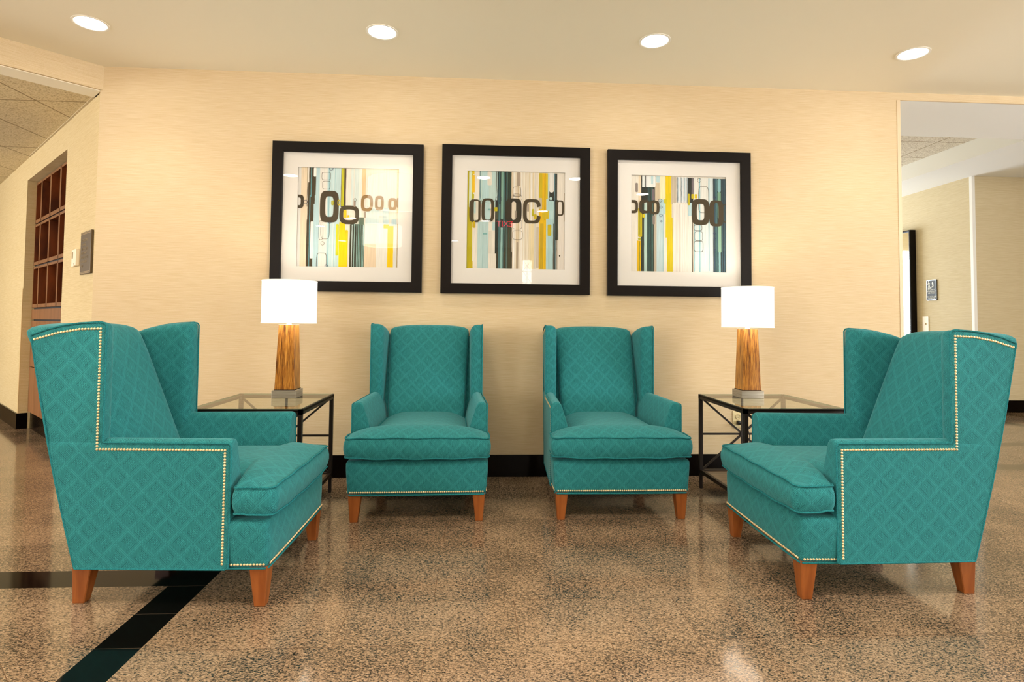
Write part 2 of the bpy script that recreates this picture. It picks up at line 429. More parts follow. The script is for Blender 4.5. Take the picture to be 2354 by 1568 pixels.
# main ceiling
bm = bmesh.new(); B(bm, -8.2, 8.2, YB, .02, ZC, ZC+.05)
struct('ceiling', bm, PAINT)
# corridor beyond the opening
bm = bmesh.new(); B(bm, XR, 8.2, .012, .385, 2.7262, 2.77); struct('ceiling_soffit', bm, PAINT_W)
bm = bmesh.new(); B(bm, 2.6, 8.2, .17, .385, 2.77, 3.25); struct('wall_over_soffit', bm, PAINT_W)
bm = bmesh.new(); B(bm, 2.6, 8.2, .385, .775, 2.7262, 3.25); struct('ceiling_fascia', bm, PAINT_W)
bm = bmesh.new(); B(bm, 2.6, 5.56, .775, YF, 3.18, 3.25); struct('ceiling_corridor', bm, AC_R)
bm = bmesh.new(); B(bm, 5.56, 8.2, .775, YF, 2.982, 3.25); struct('ceiling_bulkhead', bm, PAINT_W)
bm = bmesh.new(); B(bm, 6.23, 8.2, 2.95, YF, 0, 2.982); struct('wall_corridor', bm, WP_R)
bm = bmesh.new(); B(bm, 6.224, 6.2298, 2.944, 2.985, .15, 2.981); B(bm, 6.2298, 6.264, 2.944, 2.9498, .15, 2.981); struct('trim_corner', bm, mat('white corner guard', srgb(240, 238, 232), .4))
bm = bmesh.new(); B(bm, 6.216, 8.2, 2.936, 2.95, 0, .15); B(bm, 6.216, 6.23, 2.936, YF, 0, .15); struct('baseboard_corridor', bm, BASE_M)
bm = bmesh.new(); B(bm, 2.6, 2.75, .16, YF, 0, 3.2); struct('wall_corridor_left', bm, WP_R)
bm = bmesh.new(); B(bm, -8.2, -8.0, YB, YF, 0, 2.9); struct('wall_far_left', bm, WP_L)
bm = bmesh.new(); B(bm, 8.1, 8.2, YB, YF, 0, 3.0); struct('wall_right', bm, WP_R)
bm = bmesh.new(); B(bm, -8.2, 2.7, YF-.1, YF, 0, 3.2); B(bm, 2.6, 8.2, YF-.1, YF, 0, 3.2); struct('wall_corridor_end', bm, WP_R)
bm = bmesh.new(); B(bm, -8.2, 8.2, YB, YB+.1, 0, ZC); struct('wall_front', bm, WP)
# windows, and added glowing panels that go with the fill lights
bm = bmesh.new(); B(bm, 3.4, 5.8, YF-.13, YF-.11, .5, 2.6); wn = tag(fin('window_1', bm, DAYL), kind='structure')
bm = bmesh.new()
for x in (3.4, 4.0, 4.6, 5.2, 5.8): B(bm, x-.02, x+.02, YF-.16, YF-.13, .5, 2.6)
for z in (.5, 1.2, 1.9, 2.6): B(bm, 3.4, 5.8, YF-.16, YF-.13, z-.02, z+.02)
fin('window_frame', bm, GUARD, wn)
bm = bmesh.new(); B(bm, -8.0, -7.97, -3.7, 1.3, .5, 2.5); tag(fin('fill_panel_hall', bm, DAYL), kind='structure')  # unseen glowing panel, added to go with the hall fill
bm = bmesh.new(); B(bm, -7.9, -4.9, YB+.10, YB+.12, .4, 2.6); tag(fin('fill_panel_front_left', bm, DAYL), kind='structure')  # glowing panel added behind the viewer for the left front fill
bm = bmesh.new(); B(bm, 6.05, 7.95, YB+.10, YB+.12, .4, 2.6); tag(fin('fill_panel_front_right', bm, DAYL), kind='structure')  # right-hand counterpart, likewise added for the fill
bm = bmesh.new(); B(bm, 8.07, 8.1, -4.6, -1.8, .5, 2.5); tag(fin('window_4', bm, DAYL), kind='structure')
bm = bmesh.new(); B(bm, .98, 1.18, YB+.10, YB+.12, .4, 2.50); wn = tag(fin('window_2', bm, DAYW), kind='structure')
bm = bmesh.new(); LAT = mat('lattice bar', srgb(110, 90, 50), .5)
for k in range(8):
    z0 = .4+k*.2625; z1 = z0+.2625
    for a, b_ in (((.98, z0), (1.18, z1)), ((.98, z1), (1.18, z0)), ((.98, z1), (1.18, z1)), ((1.08, z0), (1.08, z1))):
        bar(bm, (a[0], YB+.125, a[1]), (b_[0], YB+.125, b_[1]), .007)
fin('lattice', bm, LAT, wn)

# ------------------------------------------------------------------ wing chair
XO = .372
def xo(y): return XO-.042*(y-.11)/1.0           # outer side surface, narrowing to the rear
def yb(z): return .668+(z-.145)*.225 + .012*math.sin(max(0, min(1, (z-.145)/.85))*PI)   # rear edge
def arm_mesh(s):
    bm = bmesh.new()
    sec = [(0, .143), (0, .30), (0, .45), (0, .575), (0, .586), (0, .590), (-.003, .600), (-.009, .607), (-.020, .6135), (-.034, .615), (-.047, .611), (-.057, .600), (-.065, .581), (-.072, .555), (-.084, .52), (-.098, .47), (-.106, .42), (-.110, .35), (-.111, .143)]
    rings = []
    cx, cz = -.055, .37
    for y, k in ((.1080, .86), (.1085, .93), (.111, .972), (.116, .993), (.124, 1), (.25, 1), (.40, 1), (.55, 1), (None, 1)):
        r = []
        for dx, z in sec:
            dx2 = cx+(dx-cx)*k; z2 = cz+(z-cz)*(1-(1-k)*.35)
            yy = y if y is not None else yb(z2)-.004
            r.append((s*(xo(yy)+dx2), yy, max(.143, z2) if k < 1 else z2))
        rings.append(r)
    loft(bm, rings)
    return fin('armrest', bm, FAB, None, 40)
def inset_poly(P, d):
    n = len(P); out = []
    for i in range(n):
        a = Vector(P[i-1]); b = Vector(P[i]); c = Vector(P[(i+1) % n])
        e1 = (b-a).normalized(); e2 = (c-b).normalized()
        n1 = Vector((-e1.y, e1.x)); n2 = Vector((-e2.y, e2.x)); m_ = (n1+n2)
        if m_.length < 1e-6: m_ = n1
        m_.normalize(); k = 1/max(.5, m_.dot(n1))
        out.append(b+m_*d*k)
    return out
WING = [(.583, .53), (yb(.53)-.006, .53), (yb(.5896)-.001, .5896), (yb(.70), .70), (yb(.85), .85), (yb(.96)+.002, .960), (.862, .985), (.855, .995), (.80, 1.016), (.74, 1.031), (.68, 1.040), (.63, 1.0445), (.603, 1.045), (.590, 1.041), (.583, 1.030), (.581, .90), (.581, .70), (.581, .5896)]
def wing_mesh(s):
    bm = bmesh.new()
    rings = []
    for off, ins in ((0, .004), (-.004, 0), (-.034, 0), (-.048, .003), (-.058, .009), (-.066, .018), (-.071, .030), (-.073, .045)):
        ya, yz, za, zz = .581, .87, .53, 1.045
        P = [(ya+ins+(y-ya)*(yz-ya-ins)/(yz-ya), za+(z-za)*(zz-za-ins)/(zz-za)) for y, z in WING]
        lean = .012
        rings.append([(s*(xo(y)+(off if z > .585 else min(off, -.007))), y, z) for y, z in P])
    loft(bm, rings)
    return fin('wing', bm, FAB, None, 40)
def body_mesh():
    """deck, lower sides and rear of the chair"""
    bm = bmesh.new()
    rings = []
    for z in (.143, .25, .35, .50, .70, .85, .94, .968):
        t_ = yb(z); w_ = xo(t_)-.004
        f_ = .12 if z <= .30 else (.55 if z <= .36 else (.62+(z-.36)*.33))
        rings.append([(-w_, t_-.002, z), (w_, t_-.002, z), (w_ if z < .4 else w_-.03, max(f_, t_-.12) if z > .36 else f_+.02, z), (-w_ if z < .4 else -w_+.03, max(f_, t_-.12) if z > .36 else f_+.02, z)])
    loft(bm, rings)
    B(bm, -.25, .25, .12, .60, .30, .335)
    return fin('body', bm, FAB, None, 30)
def back_mesh():
    bm = bmesh.new()
    hz, hy = .325, .075
    zc = .725
    def warp(o):
        z = o.z; k = (z-.44)/.6
        yf = .645+(z-.46)*.415
        hw = .238+.026*max(0, min(1, k))
        return Vector((o.x/.26*hw, o.y+yf, z-.018*(o.x/.26)**4*max(0, (k-.8)/.2)))
    soft_box(bm, (0, 0, zc), (.264, hy, .310), .034, (0.0, .022, .006), 14, warp)
    return fin('backrest', bm, FAB, None, 50)
def seat_w(y):
    a = .378; b = .258
    if y < .085: return a
    if y < .112: k = (y-.085)/.027; return a+(b-a)*(3*k*k-2*k**3)
    return b-.012*(y-.11)/.5
def seat_outline(n_side=1, ins=0):
    """right-hand outline from front centre to rear centre (x>=0), then mirrored"""
    ys = [-.052, -.0515, -.049, -.043, -.033, -.018, .0, .02, .04, .06, .075, .085, .090, .096, .102, .108, .114, .14, .2, .28, .36, .44, .52, .585]
    pts = []
    for y in ys:
        w_ = seat_w(y)
        if y < -.018: k = (y+.018)/-.034; w_ -= .030*(1-math.sqrt(max(0, 1-k*k)))
        pts.append((w_, y))
    return pts
def cushion_mesh():
    bm = bmesh.new()
    P = seat_outline(); NU = 22; zt, zb_ = .447, .347
    us = [math.sin((i/NU*2-1)*PI/2) for i in range(NU+1)]
    def crown(u, y):
        v = max(0, min(1, (y+.052)/.637)); f = 1-(1-min(1, v*3.6))**2.5
        e = 1-abs(u)**4
        ear = .012 if y < .1 else 0
        return (.046*e*f)-ear*0
    top = [[bm.verts.new((u*w_, y-.008*(1-u*u)*(1 if i == 0 else 0), zt+crown(u, y)-.006*(abs(u)**6)*(1 if y < .1 else 0))) for u in us] for i, (w_, y) in enumerate(P)]
    bot = [[bm.verts.new((u*w_, y-.008*(1-u*u)*(1 if i == 0 else 0), zb_-.004*(1-abs(u)**4)+(-.004 if y < .05 else 0))) for u in us] for i, (w_, y) in enumerate(P)]
    for G, flip in ((top, 0), (bot, 1)):
        for A, C in zip(G, G[1:]):
            for i in range(NU):
                f = (A[i], A[i+1], C[i+1], C[i]); bm.faces.new(f[::-1] if flip else f)
    loopT = [v for v in top[0]] + [r[-1] for r in top[1:]] + [v for v in top[-1][-2::-1]] + [r[0] for r in top[-2:0:-1]]
    loopB = [v for v in bot[0]] + [r[-1] for r in bot[1:]] + [v for v in bot[-1][-2::-1]] + [r[0] for r in bot[-2:0:-1]]
    n = len(loopT); prev = loopT
    cen = Vector((0, .25, 0))
    nrm = []
    for i in range(n):
        a = loopT[i-1].co; c = loopT[(i+1) % n].co; d = (c-a); d.z = 0
        nrm.append(Vector((d.y, -d.x, 0)).normalized() if d.length > 1e-6 else Vector((0, -1, 0)))
    for k, bul in ((.2, .008), (.4, .012), (.6, .012), (.8, .008), (1, None)):
        cur = loopB if bul is None else [bm.verts.new(loopT[i].co.lerp(loopB[i].co, k)+nrm[i]*bul) for i in range(n)]
        for i in range(n): bm.faces.new((prev[i], cur[i], cur[(i+1) % n], prev[(i+1) % n]))
        prev = cur
    tl = [v.co.copy()+Vector((0, 0, .001)) + nrm[i]*.003 for i, v in enumerate(loopT)]
    bl = [v.co.copy() + nrm[i]*.003 for i, v in enumerate(loopB)]
    o = fin('seat_cushion', bm, FAB, None, 60)
    bm = bmesh.new()
    def dedupe(L):
        out = []
        for p in L:
            if not out or (p-out[-1]).length > .002: out.append(p)
        return out
    for L in (tl, bl):
        L = dedupe(L)
        L = [p+Vector((0, 0, .0022*math.sin(p.x*31+p.y*23))) for p in L]
        tube(bm, L, .0042, 6, closed=True)
    return o, fin('piping', bm, WELT, None, 80)
def rail_mesh():
    bm = bmesh.new()
    def warp(o):
        k = (o.z-.143)/.18
        return Vector((o.x*(.972+.028*min(1, k*1.3)), o.y, o.z))
    soft_box(bm, (0, .045, .233), (.3745, .077, .090), .018, (.004, .010, .004), 12, warp)
    return fin('front_rail', bm, FAB, None, 50)
def leg_mesh(front, s):
    bm = bmesh.new()
    h = .150
    def ring(z, wx, wy, ox, oy): return [(ox-wx, oy-wy, z), (ox+wx, oy-wy, z), (ox+wx, oy+wy, z), (ox-wx, oy+wy, z)]
    if front: R = [ring(0, .0185, .0185, 0, 0), ring(.003, .0205, .0205, 0, 0), ring(h, .034, .034, s*-.003, .004)]
    else: R = [ring(0, .0185, .020, 0, -.002), ring(.003, .020, .022, 0, -.002), ring(h, .032, .036, s*-.003, -.016)]
    loft(bm, R)
    bmesh.ops.bevel(bm, geom=[e for e in bm.edges if abs(e.verts[0].co.z-e.verts[1].co.z) > .05], offset=.003, segments=1, affect='EDGES')
    return fin('leg', bm, LEG, None)
WLT = [(.108, .148), (.108, .592), (.113, .601), (.120, .6025), (.576, .6025), (.580, .607), (.580, 1.033), (.588, 1.043), (.604, 1.0465), (.68, 1.0415), (.74, 1.0325), (.80, 1.0175), (.857, .996)]
def welt_mesh():
    bm = bmesh.new()
    for s in (-1, 1):
        P = [(s*(xo(y)+.0005), y, z) for y, z in WLT]
        bk = [(s*(xo(yb(z))-.001), yb(z), z) for z in (.99, .9, .75, .6, .45, .3, .145)]
        bt = [(s*(xo(y)), y, .1445) for y in (.665, .5, .3, .12)]
        tube(bm, P, .0038, 6); tube(bm, P[-1:]+bk+bt, .0036, 6)
    fr = [(-.360, .122, .1445), (-.362, -.02, .1445), (-.352, -.031, .1445), (0, -.036, .1445), (.352, -.031, .1445), (.362, -.02, .1445), (.360, .122, .1445)]
    tube(bm, fr, .0045, 6)
    return fin('welt', bm, WELT, None, 80)
def nail_mesh_verts(r=.0051, h=.0036):
    pr = [(1.0, 0), (.92, .45), (.65, .8), (.3, .97)]
    return [[(r*a*math.cos(2*PI*k/8), r*a*math.sin(2*PI*k/8), h*b_) for k in range(8)] for a, b_ in pr], (0, 0, h)
def add_nail(bm, mtx):
    rings, tip = nail_mesh_verts()
    R = [[bm.verts.new(mtx @ Vector(p)) for p in r] for r in rings]
    T = bm.verts.new(mtx @ Vector(tip))
    for A, C in zip(R, R[1:]):
        for k in range(8): bm.faces.new((A[k], A[(k+1) % 8], C[(k+1) % 8], C[k]))
    for k in range(8): bm.faces.new((R[-1][k], R[-1][(k+1) % 8], T))
def resample(P, step):
    P = [Vector(p) for p in P]; L = [0]
    for a, b_ in zip(P, P[1:]): L.append(L[-1]+(b_-a).length)
    n = max(1, round(L[-1]/step)); out = []
    for i in range(n+1):
        d = L[-1]*i/n; j = 0
        while j < len(L)-2 and L[j+1] < d: j += 1
        seg = L[j+1]-L[j]; k = (d-L[j])/seg if seg else 0
        out.append(P[j].lerp(P[j+1], k))
    return out
NAILS = []                                              # (position, normal)
for s in (-1, 1):
    path = [(0, .130, .165), (0, .130, .578), (0, .600, .578), (0, .602, 1.022), (0, .68, 1.019), (0, .76, 1.005), (0, .845, .980)]
    for a, b_ in zip(path[:3], path[1:4]):
        for p in resample([a, b_], .0113)[:-1]: NAILS.append((Vector((s*(xo(p.y)+.0002), p.y, p.z)), Vector((s, 0, 0))))
    for p in resample(path[3:], .0113): NAILS.append((Vector((s*(xo(p.y)+.0002), p.y, p.z)), Vector((s, 0, 0))))
    for p in resample([(0, .110, .160), (0, -.018, .160)], .0113): NAILS.append((Vector((s*.3665, p.y, p.z)), Vector((s, 0, 0))))
for p in resample([(-.348, 0, .160), (.348, 0, .160)], .0113):
    NAILS.append((Vector((p.x, -.0345-.0028*(1-(p.x/.37)**2), .160)), Vector((0, -1, 0))))
bm = bmesh.new(); add_nail(bm, Matrix.Identity(4)); NAIL_ME = bpy.data.meshes.new('nailhead'); bmesh.ops.recalc_face_normals(bm, faces=bm.faces[:]); bm.to_mesh(NAIL_ME); bm.free()
for p in NAIL_ME.polygons: p.use_smooth = True
NAIL_ME.materials.append(BRASS)

PROTO = [arm_mesh(-1), arm_mesh(1), wing_mesh(-1), wing_mesh(1), body_mesh(), back_mesh(), rail_mesh(), welt_mesh()]
CUSH, PIPE = cushion_mesh()
LEGS = [(leg_mesh(True, -1), (-.330, 0, 0)), (leg_mesh(True, 1), (.330, 0, 0)), (leg_mesh(False, -1), (-.285, .680, 0)), (leg_mesh(False, 1), (.285, .680, 0))]
def nail_matrix(p, n):
    return Matrix.Translation(p) @ n.to_track_quat('Z', 'Y').to_matrix().to_4x4()
first = [True]
def make_chair(x, y, rz, label):
    root = empty('wing_chair', (x, y, 0), rz)
    tag(root, label, 'armchair', 'teal wing chairs in the seating group')
    def put(o, parent, loc=None):
        c = o if first[0] else o.copy()
        if not first[0]: COL.objects.link(c)
        c.parent = parent
        if loc: c.location = loc
        return c
    for o in PROTO: put(o, root)
    cu = put(CUSH, root); put(PIPE, cu)
    for o, loc in LEGS: put(o, root, loc)
    mw = Matrix.Translation((x, y, 0)) @ Matrix.Rotation(rz, 4, 'Z')
    sc = []
    for p, n in NAILS:
        P = mw @ p; N = (mw.to_3x3() @ n); v = CAM-P
        facing = N.dot(v.normalized())
        sc.append((facing/v.length if facing > .03 else -1/v.length, p, n))
    sc.sort(key=lambda q: -q[0])
    for _, p, n in sc[:100]:
        o = bpy.data.objects.new('nailhead', NAIL_ME); COL.objects.link(o); o.parent = root; o.matrix_local = nail_matrix(p, n)
    bm = bmesh.new()
    for _, p, n in sc[100:]: add_nail(bm, nail_matrix(p, n))
    tag(fin('nailhead_trim', bm, BRASS, root, 80), kind='stuff')
    first[0] = False
    return root
make_chair(-.795, -1.477, PI/2-.008, 'teal wing chair at far left, its side with brass nailhead outline facing us')
make_chair(-.317, -.890, .018, 'teal wing chair under the middle picture, left of the two backed against the wall')
make_chair(.785, -.886, -.004, 'teal wing chair facing forward below the right picture, beside the right side table')
make_chair(1.290, -1.496, -PI/2-.030, 'teal wing chair at far right, turned towards the left, nailhead side showing')

# ------------------------------------------------------------------ side tables
def side_table(x0, x1, y0, y1, label):
    H = .607; r = .022; zt = H-.008
    cx, cy_ = (x0+x1)/2, (y0+y1)/2; hx, hy = (x1-x0)/2, (y1-y0)/2
    root = empty('side_table', (cx, cy_, 0)); tag(root, label, 'side table', 'glass topped metal side tables')
    for sx_ in (-1, 1):
        for sy_ in (-1, 1):
            bm = bmesh.new(); X = sx_*(hx-r/2); Y = sy_*(hy-r/2)
            B(bm, X-r/2, X+r/2, Y-r/2, Y+r/2, .085, H-.001, bev=.0015, seg=1)
            B(bm, X-r*.4, X+r*.4, Y-r*.4, Y+r*.4, 0, .086, bev=.001, seg=1)
            fin('leg', bm, DARKM, root)
    bm = bmesh.new()
    for s in (-1, 1):
        B(bm, -hx, hx, s*(hy-.003)-.003, s*(hy-.003)+.003, H-.030, H-.001); B(bm, -hx, hx, s*(hy-.012)-.012, s*(hy-.012)+.012, H-.013, H-.009)
        B(bm, s*(hx-.003)-.003, s*(hx-.003)+.003, -hy, hy, H-.030, H-.001); B(bm, s*(hx-.012)-.012, s*(hx-.012)+.012, -hy, hy, H-.013, H-.009)
    fin('top_rail', bm, DARKM, root)
    bm = bmesh.new()
    for s in (-1, 1):
        B(bm, -hx, hx, s*(hy-.011)-.009, s*(hy-.011)+.009, .100, .122); B(bm, s*(hx-.011)-.009, s*(hx-.011)+.009, -hy, hy, .100, .122)
    fin('lower_rail', bm, DARKM, root)
    for s in (-1, 1):
        bm = bmesh.new(); Y = s*(hy-.011); zl, zh = .122, H-.030; zm = (zl+zh)/2; X = hx-r
        for a, b_ in (((-X, zh), (X, zl)), ((-X, zl), (X, zh)), ((-X, zm), (X, zm)), ((0, zl), (0, zh))):
            bar(bm, (a[0], Y, a[1]), (b_[0], Y, b_[1]), .0115)
        R = lathe(bm, [(.001, -.009), (.017, -.009), (.017, .009), (.001, .009)], 16)
        for ring in R:
            for v in ring: v.co = Vector((v.co.x, Y+v.co.z, zm+v.co.y))
        fin('cross_brace', bm, DARKM, root)
    bm = bmesh.new(); B(bm, -hx+.007, hx-.007, -hy+.007, hy-.007, H-.009, H); o = fin('glass_top', bm, [GLASS_T, GLASS_E], root)
    for p in o.data.polygons:
        if abs(p.normal.z) < .5: p.material_index = 1
    o['label'] = 'clear glass top with green edge'
    bm = bmesh.new(); B(bm, -hx+.02, hx-.02, -hy+.02, hy-.02, .104, .114); fin('lower_shelf', bm, SHELF, root)
    return root
side_table(-1.470, -.898, -1.008, -.345, 'glass topped dark metal side table, left one, behind the left armchair')
side_table(1.440, 2.015, -.972, -.305, 'glass topped dark metal side table on the right, in front of the wall outlet')

# ------------------------------------------------------------------ table lamps
def table_lamp(x, y, label):
    z0 = .6075; root = empty('table_lamp', (x, y, z0)); tag(root, label, 'lamp', 'zebrawood table lamps with white drum shades')
    h = .070
    bm = bmesh.new(); B(bm, -h, h, -h, h, 0, .045, bev=.002); fin('base', bm, STEEL, root)['label'] = 'brushed nickel square base'
    bm = bmesh.new(); B(bm, -h+.010, h-.010, -h+.010, h-.010, .045, .049)
    fin('plinth', bm, CORD, root)
    bm = bmesh.new()
    R = [[(-a, -a, z), (a, -a, z), (a, a, z), (-a, a, z)] for z, a in ((.048, .058), (.427, .046))]
    loft(bm, R); bmesh.ops.bevel(bm, geom=bm.edges[:], offset=.0015, segments=1, affect='EDGES')
    fin('column', bm, ZEB, root)['label'] = 'tapered square zebrawood column'
    bm = bmesh.new(); lathe(bm, [(.001, .425), (.014, .425), (.014, .433), (.010, .437), (.010, .46), (.001, .46)], 20); B(bm, -.046, .046, -.046, .046, .4265, .4285)
    fin('neck', bm, mat('white neck', srgb(245, 240, 230), .4), root, 40)
    bm = bmesh.new()
    R_ = .156; za, zb_ = .436, .690
    lathe(bm, [(R_, za), (R_+.0005, (za+zb_)/2), (R_, zb_), (R_-.003, zb_), (R_-.003, za), (R_, za)], 64)
    fin('lamp_shade', bm, SHADE, root, 60)
    bm = bmesh.new()
    for z in (za, zb_-.006): lathe(bm, [(R_+.0002, z), (R_+.0012, z), (R_+.0012, z+.006), (R_+.0002, z+.006)], 64)
    fin('shade_trim', bm, SHADE_TRIM, root, 60)
    bm = bmesh.new()
    for k in range(3):
        a = k*2*PI/3; tube(bm, [(0, 0, .46), (.154*math.cos(a), .154*math.sin(a), .46)], .0015, 5)
    fin('shade_spider', bm, STEEL, root)
    bm = bmesh.new(); lathe(bm, [(.001, .46), (.014, .47), (.028, .51), (.030, .54), (.02, .57), (.001, .585)], 16)
    fin('bulb', bm, mat('glowing bulb', (1, 1, 1, 1), .5, emit=3, ecol=(1, .9, .75, 1)), root, 60)
    d = bpy.data.lights.new('lamp_light', 'POINT'); d.energy = 4.5; d.color = (1, .92, .80); d.shadow_soft_size = .03
    o = bpy.data.objects.new('lamp_light', d); COL.objects.link(o); o.location = (x, y, z0+.62)
    return root
table_lamp(-1.130, -.515, 'zebrawood table lamp with lit white drum shade, on the left side table')
table_lamp(1.698, -.462, 'zebrawood table lamp with lit white drum shade, on the right side table')

# ------------------------------------------------------------------ framed prints
CREAM = (226, 219, 206); CHAR = (66, 56, 38); DK = (36, 44, 40); TEALD = (34, 66, 70); BLUE = (178, 206, 212); BLUE2 = (140, 186, 194); YEL = (226, 192, 20); OLV = (178, 172, 30); LIME = (206, 206, 40); TAN = (222, 204, 176); GRY = (158, 146, 132); WHT = (236, 232, 226); SAGE = (132, 168, 144); NAVY = (44, 50, 92); BRN = (72, 60, 44)
class Print:
    """flat printed art: shapes given in picture units (0..1 across, 0..1 down), drawn in order as ink layers"""
    def __init__(s, W_, x0, x1, y0, y1):
        s.bm = bmesh.new(); s.l = s.bm.loops.layers.float_color.new('ink'); s.W = W_; s.k = 0; s.m = (x0, x1, y0, y1)
        s.poly([(x0, y0), (x1, y0), (x1, y1), (x0, y1)], CREAM)
    def poly(s, P, c):
        x0, x1, y0, y1 = s.m; s.k += 1; d = -.00004*s.k
        C_ = srgb(*c)
        vs = [s.bm.verts.new(((max(0, min(1, (x-x0)/(x1-x0)))-.5)*s.W, d, (.5-max(0, min(1, (y-y0)/(y1-y0))))*s.W)) for x, y in P]
        f = s.bm.faces.new(vs)
        for l in f.loops: l[s.l] = C_
    def rect(s, xa, xb, ya, yb_, c, round_=0, wob=1.2):
        n = 10; rng = random.Random(int(xa*7+ya*3+xb))
        if round_:
            r = min((xb-xa)/2, round_ if round_ > 1 else (xb-xa)/2); P = []
            for cx, cy_, a0 in ((xb-r, ya+r, -PI/2), (xb-r, yb_-r, 0), (xa+r, yb_-r, PI/2), (xa+r, ya+r, PI)):
                for i in range(6): a = a0+i*PI/10; P.append((cx+r*math.cos(a), cy_+r*math.sin(a)))
        else:
            P = [(xa+rng.uniform(-wob, wob), ya+(yb_-ya)*i/n) for i in range(n+1)] + [(xb+rng.uniform(-wob, wob), yb_-(yb_-ya)*i/n) for i in range(n+1)]
        s.poly(P, c)
    def se(s, cx, cy_, a, b_, p, n=36):
        out = []
        for i in range(n):
            t_ = 2*PI*i/n; c, d = math.cos(t_), math.sin(t_)
            out.append((cx+a*math.copysign(abs(c)**(2/p), c), cy_+b_*math.copysign(abs(d)**(2/p), d)))
        return out
    def ring(s, xa, xb, ya, yb_, th, c, p=3.6, th2=None, gap=None):
        """thick painted ring; th = side thickness, th2 = top/bottom thickness; gap = clip x range of opening side"""
        cx, cy_ = (xa+xb)/2, (ya+yb_)/2; th2 = th2 or th
        O = s.se(cx, cy_, (xb-xa)/2, (yb_-ya)/2, p); I = s.se(cx, cy_, (xb-xa)/2-th, (yb_-ya)/2-th2, p)
        n = len(O); s.k += 1; d = -.00004*s.k; C_ = srgb(*c); x0, x1, y0, y1 = s.m
        q = lambda pt: s.bm.verts.new(((max(0, min(1, (pt[0]-x0)/(x1-x0)))-.5)*s.W, d, (.5-max(0, min(1, (pt[1]-y0)/(y1-y0))))*s.W))
        vo = [q(a) for a in O]; vi = [q(a) for a in I]
        for i in range(n):
            if gap and gap(((O[i][0]+O[(i+1) % n][0])/2), ((O[i][1]+O[(i+1) % n][1])/2)): continue
            f = s.bm.faces.new((vo[i], vo[(i+1) % n], vi[(i+1) % n], vi[i]))
            for l in f.loops: l[s.l] = C_
    def build(s, parent, m):
        me = bpy.data.meshes.new('print'); s.bm.to_mesh(me); s.bm.free()
        return link('print', me, m, parent)
INK = mat('printed ink', rough=.7, spec=.2); t = NT(INK); at = t.node('ShaderNodeAttribute', attribute_name='ink')
nn = t.noise(t.mapping(t.obj(), scale=(150, 1, 6)), 1, 3)
t.base(t.mix(.5, at.outputs['Color'], t.ramp(nn, [(.3, (.66, .68, .66, 1)), (.62, (1, 1, 1, 1))]), 'MULTIPLY'))

